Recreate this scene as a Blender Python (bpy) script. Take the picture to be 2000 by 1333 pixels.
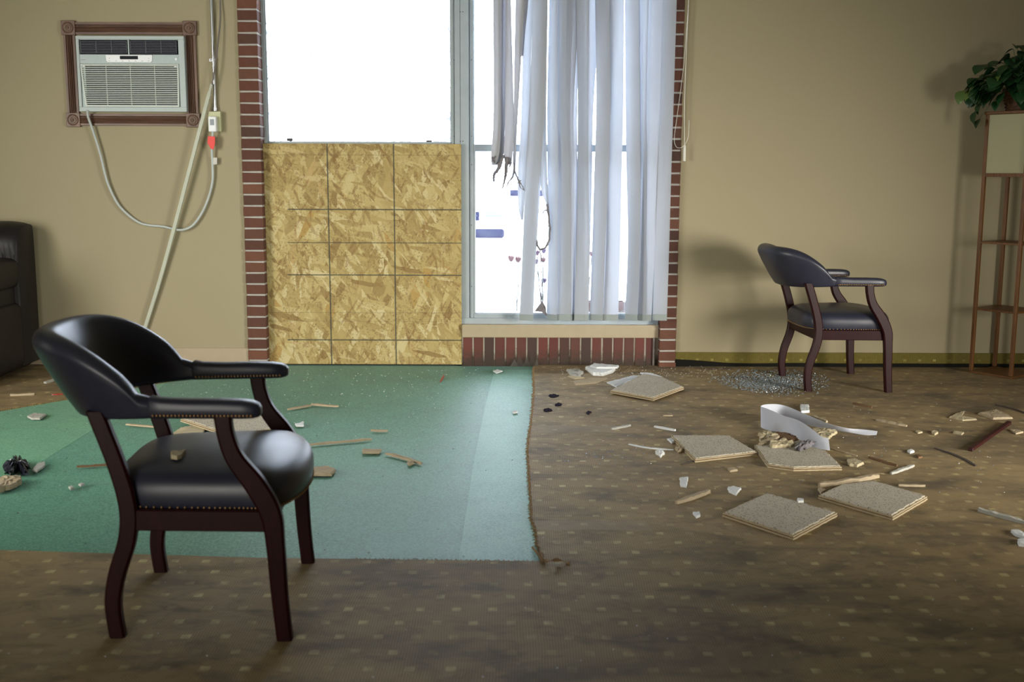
import bpy, bmesh, math, random
from mathutils import Vector, Matrix, noise
random.seed(7)
R = math.radians
S = bpy.context.scene
for o in list(bpy.data.objects): bpy.data.objects.remove(o)
COL = S.collection
# ------------------------------------------------------------ camera
FPX, PITCH, ROLL, HC, DC = 2150.0, R(8.75), R(0.2), 1.21, 6.82
fw = Vector((0, math.cos(PITCH), -math.sin(PITCH)))
rt0 = Vector((1, 0, 0)); up0 = rt0.cross(fw)
rt = rt0*math.cos(ROLL)+up0*math.sin(ROLL); up = rt.cross(fw)
CAM = Vector((0, -DC, HC))
cd = bpy.data.cameras.new('camera'); cam = bpy.data.objects.new('camera', cd); COL.objects.link(cam)
cd.sensor_width = 36; cd.lens = FPX/2000*36; cd.clip_start = .05; cd.clip_end = 300
cam.matrix_world = Matrix(((rt.x, up.x, -fw.x, CAM.x), (rt.y, up.y, -fw.y, CAM.y), (rt.z, up.z, -fw.z, CAM.z), (0, 0, 0, 1)))
cd.dof.use_dof = True; cd.dof.focus_distance = 5.6; cd.dof.aperture_fstop = 4.0
S.camera = cam
# ------------------------------------------------------------ colour management, world, lights
vs = S.view_settings
S.display_settings.display_device = 'sRGB'
vs.view_transform = 'Standard'; vs.look = 'None'; vs.gamma = 1; vs.use_curve_mapping = False
vs.exposure = 0.06
W_ = bpy.data.worlds.new('overcast_sky'); S.world = W_; W_.use_nodes = True
wn = W_.node_tree.nodes; wn['Background'].inputs[0].default_value = (.80, .88, 1, 1); wn['Background'].inputs[1].default_value = 14
def area(name, loc, target, sx, sy, power, col, spread=180):
    l = bpy.data.lights.new(name, 'AREA'); l.shape = 'RECTANGLE'; l.size = sx; l.size_y = sy
    l.energy = power; l.color = col; l.spread = R(spread)
    o = bpy.data.objects.new(name, l); COL.objects.link(o); o.location = loc
    o.rotation_euler = (Vector(target)-Vector(loc)).to_track_quat('-Z', 'Y').to_euler()
    return o
# daylight from unseen side windows, plus an added fill light behind the camera
area('rear_fill_light', (-1.9, -8.2, 1.0), (-.5, 0, .45), 1.8, 1.9, 27, (1, .96, .86), 110)
area('left_window_daylight', (-4.25, -3.4, 1.3), (-1.0, 0, .5), 2.2, 1.7, 74, (1, .97, .88), 100)
area('right_window_daylight', (4.5, -4.3, .8), (.8, 0, .1), 2.6, 1.3, 62, (1, .96, .86), 62)
# ------------------------------------------------------------ helpers: pixels to points on the floor or on a wall plane
def ray(x, y): return fw*FPX+rt*(x-1000)-up*(y-666.5)
def G(x, y, z=0.0):
    d = ray(x, y); return CAM+d*((z-CAM.z)/d.z)
def Wl(x, y, Y=0.0):
    d = ray(x, y); return CAM+d*((Y-CAM.y)/d.y)
# ------------------------------------------------------------ materials
MATS = {}
class NT:
    def __init__(s, name):
        s.m = bpy.data.materials.new(name); s.m.use_nodes = True; s.t = s.m.node_tree
        s.b = s.t.nodes['Principled BSDF']; s.out = s.t.nodes['Material Output']; MATS[name] = s.m
        s.co = s.n('ShaderNodeTexCoord').outputs['Object']
    def n(s, ty, **k):
        nd = s.t.nodes.new(ty)
        for a, v in k.items(): setattr(nd, a, v)
        return nd
    def l(s, a, b): s.t.links.new(a, b)
    def put(s, inp, v):
        if hasattr(v, 'is_linked'): s.l(v, inp)
        elif isinstance(v, tuple) and len(v) == 3 and inp.type == 'RGBA': inp.default_value = (*v, 1)
        else: inp.default_value = v
    def map(s, scale=(1, 1, 1), rot=(0, 0, 0), src=None, loc=(0, 0, 0)):
        m = s.n('ShaderNodeMapping'); s.l(src or s.co, m.inputs[0]); m.inputs['Scale'].default_value = scale
        m.inputs['Rotation'].default_value = rot; m.inputs['Location'].default_value = loc; return m.outputs[0]
    def noise(s, sc, det=3, rough=.55, vec=None, dist=0):
        n = s.n('ShaderNodeTexNoise'); s.l(vec or s.co, n.inputs['Vector']); n.inputs['Scale'].default_value = sc
        n.inputs['Detail'].default_value = det; n.inputs['Roughness'].default_value = rough; n.inputs['Distortion'].default_value = dist
        return n.outputs['Fac']
    def vor(s, sc, vec=None, out='Color', feat='F1', rand=1):
        n = s.n('ShaderNodeTexVoronoi', feature=feat); s.l(vec or s.co, n.inputs['Vector']); n.inputs['Scale'].default_value = sc
        n.inputs['Randomness'].default_value = rand; return n.outputs[out]
    def ramp(s, f, stops, interp='LINEAR'):
        n = s.n('ShaderNodeValToRGB'); s.put(n.inputs[0], f); e = n.color_ramp.elements; n.color_ramp.interpolation = interp
        while len(e) < len(stops): e.new(.5)
        for el, (p, c) in zip(e, stops):
            el.position = p; el.color = (*c, 1) if isinstance(c, tuple) else (c, c, c, 1)
        return n.outputs[0]
    def math(s, op, a, b=0, c=0, clamp=False):
        n = s.n('ShaderNodeMath', operation=op, use_clamp=clamp)
        for i, v in enumerate((a, b, c)): s.put(n.inputs[i], v)
        return n.outputs[0]
    def mix(s, f, a, b, mode='MIX'):
        n = s.n('ShaderNodeMix', data_type='RGBA', blend_type=mode); s.put(n.inputs[0], f); s.put(n.inputs[6], a); s.put(n.inputs[7], b)
        return n.outputs[2]
    def sep(s, v=None):
        n = s.n('ShaderNodeSeparateXYZ'); s.l(v or s.co, n.inputs[0]); return n.outputs
    def bump(s, h, st=.3, d=.002):
        n = s.n('ShaderNodeBump'); s.l(h, n.inputs['Height']); n.inputs['Strength'].default_value = st; n.inputs['Distance'].default_value = d
        s.l(n.outputs[0], s.b.inputs['Normal']); return n
    def set(s, col=None, rough=None, metal=None, spec=None, **k):
        if col is not None: s.put(s.b.inputs['Base Color'], col)
        if rough is not None: s.put(s.b.inputs['Roughness'], rough)
        if metal is not None: s.put(s.b.inputs['Metallic'], metal)
        if spec is not None: s.put(s.b.inputs['Specular IOR Level'], spec)
        for a, v in k.items(): s.put(s.b.inputs[a.replace('_', ' ')], v)
        return s
def plain(name, col, rough=.5, metal=0, spec=.5, var=.12, vs_=18, bump=.0):
    t = NT(name); c = t.mix(t.math('MULTIPLY', t.noise(vs_, 4), 1), tuple(x*(1-var) for x in col), tuple(min(1, x*(1+var)) for x in col))
    t.set(c, rough, metal, spec)
    if bump: t.bump(t.noise(vs_*6, 3), bump, .001)
    return t.m
# wallpaper
t = NT('wallpaper')
v = t.mix(t.noise(.9, 3), (.345, .298, .190), (.385, .335, .218))
weave = t.noise(1, 2, .7, t.map((500, 500, 90)))
v = t.mix(t.math('MULTIPLY', weave, .28), v, (.24, .21, .145))
speck = t.math('GREATER_THAN', t.noise(26, 2, .5), .80)
v = t.mix(t.math('MULTIPLY', speck, .6), v, (.12, .10, .07))
t.set(v, .82, spec=.25); t.bump(weave, .12, .001)
plain('trim_paint', (.39, .32, .215), .55, var=.08)
plain('ceiling_paint', (.55, .53, .48), .9)
plain('dark_gap', (.012, .012, .010), .95, spec=.1)
# patterned brown carpet
t = NT('brown_carpet')
sx, sy, sz = t.sep()
wob = t.math('MULTIPLY', t.math('SUBTRACT', t.noise(3, 2), .5), .02)
X = t.math('ADD', sx, wob); Y = t.math('ADD', sy, wob)
vv = t.math('DIVIDE', Y, .094); row = t.math('FLOOR', vv)
uu = t.math('ADD', t.math('DIVIDE', X, .100), t.math('MULTIPLY', t.math('FLOORED_MODULO', row, 2), .5))
du = t.math('ABSOLUTE', t.math('SUBTRACT', t.math('FRACT', uu), .5)); dv = t.math('ABSOLUTE', t.math('SUBTRACT', t.math('FRACT', vv), .5))
sq = t.math('MULTIPLY', t.math('LESS_THAN', du, .125), t.math('LESS_THAN', dv, .14))
patch = t.ramp(t.noise(14, 2, .6), [(.45, .0), (.66, 1.0)])
sq = t.math('MULTIPLY', sq, t.math('ADD', t.math('MULTIPLY', patch, .62), .22))
ln = t.math('LESS_THAN', t.math('FRACT', t.math('DIVIDE', X, .0074)), .28)
ln2 = t.math('LESS_THAN', t.math('FRACT', t.math('DIVIDE', Y, .0074)), .22)
lines = t.math('MAXIMUM', t.math('MULTIPLY', ln, .55), t.math('MULTIPLY', ln2, .35))
base = t.mix(t.noise(1.2, 4, .6), (.330, .225, .100), (.500, .365, .170))
base = t.mix(t.math('MULTIPLY', lines, t.math('ADD', t.noise(5, 2), .3)), base, (.060, .045, .028))
base = t.mix(sq, base, (.72, .60, .28))
st = t.ramp(t.noise(1, 6, .62, t.map((1.6, 3.2, 1)), .6), [(.48, 0.0), (.66, .56)])
base = t.mix(st, base, (.085, .064, .038))
st2 = t.ramp(t.noise(1, 5, .6, t.map((3.2, 6.2, 1), loc=(3, 7, 0)), .4), [(.52, 0.0), (.70, .65)])
base = t.mix(st2, base, (.070, .054, .034))
st3 = t.ramp(t.noise(1, 5, .7, t.map((7, 11, 1), loc=(1, 2, 0)), .6), [(.48, 0.0), (.68, .5)])
base = t.mix(st3, base, (.10, .078, .046))
# paler rectangles where furniture kept the pile clean
def rect(x0, x1, y0, y1):
    e = t.math('MULTIPLY', t.math('SUBTRACT', t.noise(9, 3), .5), .05)
    xx = t.math('ADD', sx, e); yy = t.math('ADD', sy, e)
    a = t.math('MULTIPLY', t.math('GREATER_THAN', xx, x0), t.math('LESS_THAN', xx, x1))
    return t.math('MULTIPLY', a, t.math('MULTIPLY', t.math('GREATER_THAN', yy, y0), t.math('LESS_THAN', yy, y1)))
p0, p1 = G(1045, 1037), G(1265, 1020); q0, q1 = G(1045, 846), G(1200, 833)
pal = t.math('MAXIMUM', rect(-.1, p1.x, p0.y, p1.y), t.math('MULTIPLY', rect(-.1, q1.x, q0.y, q1.y), .8))
base = t.mix(t.math('MULTIPLY', pal, .5), base, (.36, .28, .18))
fz = t.noise(420, 2, .7); base = t.mix(t.math('MULTIPLY', fz, .5), base, t.mix(1, base, (.45, .45, .45), 'MULTIPLY'))
t.set(base, .64, spec=.16, Sheen_Weight=.03, Sheen_Roughness=.5, Sheen_Tint=(.8, .85, 1.0)); t.bump(t.math('ADD', fz, t.math('MULTIPLY', lines, -.6)), .5, .003)
t = NT('carpet_fray'); t.set(t.mix(t.noise(60, 2), (.20, .12, .06), (.36, .25, .14)), .95, spec=.1)
# green underlay
def green(name, a, b):
    t = NT(name); c = t.mix(t.noise(1.6, 5, .62), a, b)
    c = t.mix(t.math('MULTIPLY', t.ramp(t.noise(5, 4, .65), [(.45, 0.), (.75, 1.)]), .45), c, (a[0]*.5, a[1]*.55, a[2]*.6))
    f = t.noise(150, 3, .75); c = t.mix(t.ramp(f, [(.44, 0.), (.60, .40)]), c, (.22, .46, .33))
    c = t.mix(t.ramp(f, [(.36, .5), (.50, 0.)]), c, (.03, .10, .06))
    t.set(c, .50, spec=.33, Sheen_Weight=.12, Sheen_Roughness=.45, Sheen_Tint=(.72, .85, 1.0)); t.bump(f, .35, .003)
green('green_pad', (.024, .175, .085), (.042, .235, .122))
green('green_pad_strip', (.095, .310, .200), (.130, .370, .250))
green('green_pad_pale', (.085, .290, .135), (.120, .345, .170))
# brick, mortar
t = NT('brick_red')
oi = t.n('ShaderNodeObjectInfo').outputs['Random']
c = t.ramp(oi, [(0, (.112, .048, .033)), (.35, (.160, .066, .042)), (.6, (.080, .044, .034)), (.85, (.190, .080, .048)), (1, (.125, .048, .032))])
c = t.mix(t.math('MULTIPLY', t.noise(30, 4, .7), .6), c, t.mix(1, c, (.45, .45, .48), 'MULTIPLY'))
c = t.mix(t.ramp(t.noise(22, 5, .7), [(.66, 0.), (.76, .5)]), c, (.45, .42, .38))
t.set(c, .82, spec=.3); t.bump(t.noise(120, 4, .7), .5, .002)
t = NT('brick_sill')
oi = t.n('ShaderNodeObjectInfo').outputs['Random']
c = t.ramp(oi, [(0, (.095, .026, .022)), (.35, (.140, .036, .026)), (.6, (.055, .030, .025)), (.85, (.165, .048, .030)), (1, (.10, .028, .022))])
z = t.sep()[2]
dirt = t.math('ADD', t.noise(11, 6, .75), t.math('MULTIPLY', z, -2.3))
c = t.mix(t.ramp(dirt, [(.14, 0.), (.44, .92)]), c, (.040, .026, .018))
c = t.mix(t.ramp(t.noise(14, 5, .7), [(.68, 0.), (.72, .8)]), c, (.42, .40, .33))
t.set(c, .6, spec=.4); t.bump(t.noise(110, 4, .7), .5, .002)
t = NT('mortar'); c = t.mix(t.noise(40, 4), (.34, .32, .29), (.50, .48, .45)); t.set(c, .95, spec=.1); t.bump(t.noise(200, 3), .5, .002)
t = NT('mortar_dirty'); z = t.sep()[2]
c = t.mix(t.ramp(t.math('ADD', t.noise(9, 5, .7), t.math('MULTIPLY', z, -3.0)), [(.18, 0.), (.42, .92)]), (.36, .32, .27), (.05, .035, .025)); t.set(c, .95, spec=.1)
# metals and glass
t = NT('window_aluminium'); c = t.mix(t.noise(8, 5, .65), (.30, .35, .38), (.42, .47, .50)); t.set(c, .5, .1, .4); t.bump(t.noise(60, 3), .05, .001)
plain('screw_black', (.03, .03, .035), .5)
def glass(name, lo, hi, sc, dens):
    t = NT(name); t.t.nodes.remove(t.b)
    tr = t.n('ShaderNodeBsdfTransparent'); tr.inputs[0].default_value = (.97, .985, 1, 1)
    tl = t.n('ShaderNodeBsdfTranslucent'); tl.inputs[0].default_value = (.50, .53, .60, 1) if lo < .035 else (.030, .032, .040, 1)
    df = t.n('ShaderNodeBsdfDiffuse'); df.inputs[0].default_value = (.40, .45, .55, 1)
    gl = t.n('ShaderNodeBsdfGlossy'); gl.inputs['Roughness'].default_value = .03
    m0 = t.n('ShaderNodeMixShader'); m0.inputs[0].default_value = .35; t.l(tl.outputs[0], m0.inputs[1]); t.l(df.outputs[0], m0.inputs[2])
    n1 = t.noise(sc, 6, .7, t.map((1, 1, 1.3)), 1.2); n2 = t.noise(sc*.25, 3)
    f = t.ramp(t.math('MULTIPLY', n1, t.math('ADD', n2, .5)), [(dens, lo), (dens+(.06 if hi > .5 else .16), hi)])
    m1 = t.n('ShaderNodeMixShader'); t.l(f, m1.inputs[0]); t.l(tr.outputs[0], m1.inputs[1]); t.l(m0.outputs[0], m1.inputs[2])
    fr = t.n('ShaderNodeFresnel'); fr.inputs[0].default_value = 1.35
    m2 = t.n('ShaderNodeMixShader'); t.l(fr.outputs[0], m2.inputs[0]); t.l(m1.outputs[0], m2.inputs[1]); t.l(gl.outputs[0], m2.inputs[2])
    t.l(m2.outputs[0], t.out.inputs[0])
glass('smeared_glass', .03, .908, 24, .515)
glass('dusty_glass', .03, .07, 6, .48)
# blinds
def fabric(name, col, trans, burn=False):
    t = NT(name); t.t.nodes.remove(t.b)
    w = t.noise(1, 2, .6, t.map((160, 160, 700)))
    c = t.mix(t.math('MULTIPLY', w, .22), col, tuple(x*.72 for x in col))
    if burn:
        z = t.sep()[2]
        k = t.math('ADD', z, t.math('MULTIPLY', t.noise(30, 4, .7), .05))
        c = t.mix(t.ramp(t.math('DIVIDE', t.math('SUBTRACT', k, burn), .16, clamp=True), [(0, 1.), (.35, .55), (1, 0.)]), c, (.16, .14, .135))
    d = t.n('ShaderNodeBsdfDiffuse'); t.l(c, d.inputs[0]); l = t.n('ShaderNodeBsdfTranslucent'); t.l(c, l.inputs[0])
    m = t.n('ShaderNodeMixShader'); m.inputs[0].default_value = trans; t.l(d.outputs[0], m.inputs[1]); t.l(l.outputs[0], m.inputs[2]); t.l(m.outputs[0], t.out.inputs[0])
fabric('vane_fabric', (.60, .62, .66), .50)
fabric('vane_fabric_scorched', (.54, .54, .57), .34, burn=1.165)
fabric('vane_fabric_floor', (.66, .68, .76), .22)
fabric('vane_hem', (.34, .38, .38), .10)
fabric('shade_paper', (.62, .60, .40), .3)
t = NT('charred_fabric'); t.set(t.mix(t.noise(30, 4, .7), (.03, .026, .028), (.30, .28, .30)), .85, spec=.3)
# OSB
t = NT('strand_board')
def strands(sc, rot, st_, seed):
    m = t.map((sc*st_, 1, sc), (0, 0, 0), src=t.map((1, 1, 1), (0, rot, 0)), loc=(seed, seed*.7, seed*.3))
    ds = t.n('ShaderNodeVectorMath', operation='ADD'); nz = t.n('ShaderNodeTexNoise'); t.l(m, nz.inputs['Vector']); nz.inputs['Scale'].default_value = 1.3
    sc_ = t.n('ShaderNodeVectorMath', operation='SCALE'); t.l(nz.outputs['Color'], sc_.inputs[0]); sc_.inputs['Scale'].default_value = .55; nz.inputs['Detail'].default_value = 5; nz.inputs['Roughness'].default_value = .65
    t.l(m, ds.inputs[0]); t.l(sc_.outputs[0], ds.inputs[1])
    n = t.n('ShaderNodeTexVoronoi', feature='F1'); t.l(ds.outputs[0], n.inputs['Vector']); n.inputs['Scale'].default_value = 1
    sp = t.n('ShaderNodeSeparateColor'); t.l(n.outputs['Color'], sp.inputs[0]); return sp.outputs
stops = [(0, (.34, .235, .092)), (.12, (.42, .315, .128)), (.35, (.50, .39, .163)), (.6, (.55, .44, .190)), (.82, (.62, .52, .250)), (.95, (.70, .61, .35)), (1, (.48, .31, .09))]
a = strands(7, .10, 3.2, 1.3); b = strands(6.5, -.42, 4.6, 5.1); c2 = strands(8, .62, 5.0, 9.7); d = strands(7, 1.35, 5.0, 3.3)
c = t.ramp(a[0], stops)
c = t.mix(t.math('GREATER_THAN', b[1], .55), c, t.ramp(b[0], stops))
c = t.mix(t.math('GREATER_THAN', c2[1], .66), c, t.ramp(c2[0], stops))
c = t.mix(t.math('GREATER_THAN', d[1], .80), c, t.ramp(d[0], stops))
for sd_, ro_, th_ in ((2.2, .35, .965), (7.7, -.6, .97), (4.4, .05, .97), (6.1, 1.1, .975)):
    e = strands(15, ro_, 5, sd_); c = t.mix(t.math('MULTIPLY', t.math('GREATER_THAN', e[1], th_), .42), c, (.25, .13, .045))
grain = t.noise(1, 4, .7, t.map((300, 1, 45), (0, .2, 0)))
c = t.mix(t.math('MULTIPLY', t.noise(1, 4, .7, t.map((420, 1, 60), (0, -.35, 0))), .5), c, t.mix(1, c, (.6, .52, .42), 'MULTIPLY'))
c = t.mix(t.math('MULTIPLY', grain, .45), c, t.mix(1, c, (.55, .5, .42), 'MULTIPLY'))
fl = t.math('MULTIPLY', t.ramp(t.noise(75, 4, .8), [(.52, 0.), (.62, 1.)]), t.ramp(t.noise(9, 3), [(.36, 0.), (.54, 1.)]))
c = t.mix(t.math('MULTIPLY', fl, .75), c, (.16, .09, .035))
sx, sy, sz = t.sep()
YB = .042
def vline(px, w): return t.math('COMPARE', t.math('ADD', sx, t.math('MULTIPLY', t.noise(90, 3), .004)), Wl(px, 480, YB).x+.002, w)
def hline(py, w, fr=True):
    r_ = t.math('COMPARE', t.math('ADD', sz, t.math('MULTIPLY', t.noise(90, 3), .004)), Wl(700, py, YB).z+.002, w)
    return t.math('MULTIPLY', r_, t.math('GREATER_THAN', sx, Wl(562, py, YB).x)) if fr else r_
L = vline(640+3, .0042)
for q in (vline(771, .0042), hline(409.5, .0040), hline(474.5, .0026), hline(537.5, .0036), hline(664.5, .0040)): L = t.math('MAXIMUM', L, q)
L2 = t.math('MAXIMUM', hline(303, .0013, False), t.math('MAXIMUM', hline(611, .0011, False), hline(628, .0008, False)))
c = t.mix(t.math('MULTIPLY', L, .85), c, (.045, .05, .04)); c = t.mix(t.math('MULTIPLY', L2, .6), c, (.09, .08, .05))
t.set(c, .72, spec=.3); t.bump(t.math('ADD', a[0], t.math('ADD', b[0], grain)), .25, .002)
plain('board_edge', (.50, .38, .17), .8)
# wood
def wood(name, a_, b_, sc=(6, 60, 60), rough=.4, spec=.5):
    t = NT(name); g = t.noise(1, 5, .65, t.map(sc), .8); t.set(t.mix(t.ramp(g, [(.3, 0.), (.7, 1.)]), a_, b_), rough, spec=spec); t.bump(g, .1, .001)
wood('oak_trim_horizontal', (.070, .034, .022), (.185, .098, .064), (5, 60, 70), .45)
wood('oak_trim_vertical', (.070, .034, .022), (.185, .098, .064), (70, 60, 5), .45)
wood('cherry_wood', (.014, .0018, .0025), (.026, .0030, .0038), (30, 30, 4), .42, .16)
wood('shelf_wood', (.090, .036, .010), (.200, .082, .020), (60, 60, 5), .45)
wood('rod_wood', (.05, .008, .008), (.09, .014, .012), (20, 20, 20), .4)
# leather
t = NT('black_leather'); g = t.vor(420, out='Distance'); n_ = t.noise(9, 4)
t.set(t.mix(n_, (.015, .0165, .032), (.027, .029, .050)), t.math('ADD', .34, t.math('MULTIPLY', n_, .12)), spec=.60); t.bump(g, .10, .0006)
t = NT('sofa_leather'); g = t.vor(300, out='Distance'); n_ = t.noise(5, 4)
t.set(t.mix(n_, (.007, .006, .008), (.016, .013, .013)), t.math('ADD', .38, t.math('MULTIPLY', n_, .2)), spec=.32); t.bump(t.math('ADD', t.math('MULTIPLY', g, .3), t.noise(22, 3)), .25, .003)
plain('brass_nail', (.42, .26, .13), .35, .85)
# appliance
plain('appliance_silver', (.33, .39, .39), .5, .25, var=.12, vs_=60)
plain('appliance_white', (.42, .48, .48), .5, var=.05)
plain('grille_white', (.56, .61, .57), .5, var=.05)
plain('vent_black', (.006, .006, .014), .8, 0, .2)
plain('vent_gray', (.11, .115, .14), .5)
plain('panel_white', (.80, .82, .86), .35, var=.03)
plain('display_black', (.012, .015, .02), .7, 0, .2)
plain('print_gray', (.30, .33, .36), .6)
plain('cord_gray', (.46, .50, .49), .5)
plain('cable_dark', (.16, .14, .13), .5)
plain('raceway_cream', (.45, .47, .38), .5)
plain('conduit_steel', (.55, .57, .60), .28, .9)
plain('box_cream', (.50, .51, .31), .5)
plain('red_tape', (.75, .03, .02), .45)
plain('tag_paper', (.55, .53, .50), .6)
plain('cord_white', (.75, .74, .66), .6)
# baseboard strip of the same old carpet
t = NT('base_strip'); sx, sy, sz = t.sep()
m_ = t.math('MULTIPLY', t.math('COMPARE', t.math('FRACT', t.math('DIVIDE', sx, .093)), .5, .10), t.math('COMPARE', sz, .048, .007))
c = t.mix(t.noise(60, 3), (.120, .100, .022), (.190, .155, .045)); c = t.mix(t.math('MULTIPLY', t.math('LESS_THAN', t.math('FRACT', t.math('DIVIDE', sx, .010)), .35), .35), c, (.06, .05, .015))
c = t.mix(t.math('MULTIPLY', m_, t.ramp(t.noise(7, 3), [(.35, 0.), (.7, .7)])), c, (.42, .36, .12)); t.set(c, .95, spec=.1)
# debris
def tilemat(name, a_, b_, holes=True):
    t = NT(name); c = t.mix(t.noise(9, 5, .65), a_, b_)
    if holes:
        h = t.math('LESS_THAN', t.vor(118, out='Distance', rand=.95), .27)
        c = t.mix(t.math('MULTIPLY', h, .85), c, (.06, .045, .03))
        t.bump(t.math('MULTIPLY', h, -1), .5, .002)
    t.set(c, .9, spec=.15)
tilemat('tile_face', (.42, .38, .30), (.56, .51, .42))
tilemat('tile_core', (.40, .32, .20), (.52, .43, .29), False)
tilemat('tile_white', (.62, .64, .64), (.80, .82, .83), False)
tilemat('chip_tan', (.30, .24, .16), (.55, .45, .31), False)
tilemat('chip_gray', (.32, .32, .29), (.52, .51, .46), False)
tilemat('chip_brown', (.11, .065, .035), (.24, .14, .08), False)
plain('foam_yellow', (.46, .39, .25), .8, var=.2, bump=.5)
wood('rod_wood_dark', (.022, .003, .004), (.045, .006, .007), (20, 20, 20), .4)
plain('red_plastic', (.35, .04, .03), .4)
plain('black_plastic', (.012, .013, .022), .22, spec=.6)
t = NT('broken_glass'); t.set((.34, .40, .44), .12, spec=.8, Transmission_Weight=.5)
t = NT('crumb'); t.set(t.mix(t.noise(40, 2), (.55, .55, .50), (.80, .82, .84)), .6)
plain('burnt_crust', (.015, .012, .025), .9, 0, .15)
t = NT('dark_crumb'); t.set((.06, .045, .035), .8)
t = NT('clear_shard'); t.t.nodes.remove(t.b)
tr = t.n('ShaderNodeBsdfTransparent'); gl = t.n('ShaderNodeBsdfGlossy'); gl.inputs[1].default_value = .08
mx = t.n('ShaderNodeMixShader'); mx.inputs[0].default_value = .25; t.l(tr.outputs[0], mx.inputs[1]); t.l(gl.outputs[0], mx.inputs[2]); t.l(mx.outputs[0], t.out.inputs[0])
# plant and outdoors
t = NT('leaf_green'); oi = t.n('ShaderNodeObjectInfo').outputs['Random']
c = t.mix(oi, (.007, .034, .011), (.018, .078, .022)); c = t.mix(t.ramp(oi, [(.92, 0.), (.95, .8)]), c, (.14, .22, .05)); t.set(c, .38, spec=.5)
plain('leaf_stem', (.05, .09, .03), .6)
t = NT('wicker'); g = t.noise(1, 3, .6, t.map((60, 60, 160))); t.set(t.mix(g, (.04, .016, .007), (.15, .065, .025)), .6); t.bump(g, .5, .004)
plain('outdoor_concrete', (.66, .66, .64), .9, var=.06, vs_=2)
plain('car_white', (.80, .80, .80), .3, var=.02)
plain('car_black', (.012, .012, .03), 1, 0, 0)
plain('car_glass', (.10, .11, .14), .15)
plain('petal_pink', (.13, .036, .030), .7)
plain('petal_magenta', (.07, .004, .035), .7)
plain('petal_violet', (.055, .012, .075), .7)
plain('petal_red', (.10, .008, .007), .7)
plain('stem_green', (.018, .026, .012), .7)
t = NT('clear_vase'); t.t.nodes.remove(t.b)
tr = t.n('ShaderNodeBsdfTransparent'); gl = t.n('ShaderNodeBsdfGlossy'); gl.inputs[1].default_value = .1
mx = t.n('ShaderNodeMixShader'); mx.inputs[0].default_value = .22; t.l(tr.outputs[0], mx.inputs[1]); t.l(gl.outputs[0], mx.inputs[2]); t.l(mx.outputs[0], t.out.inputs[0])
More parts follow.
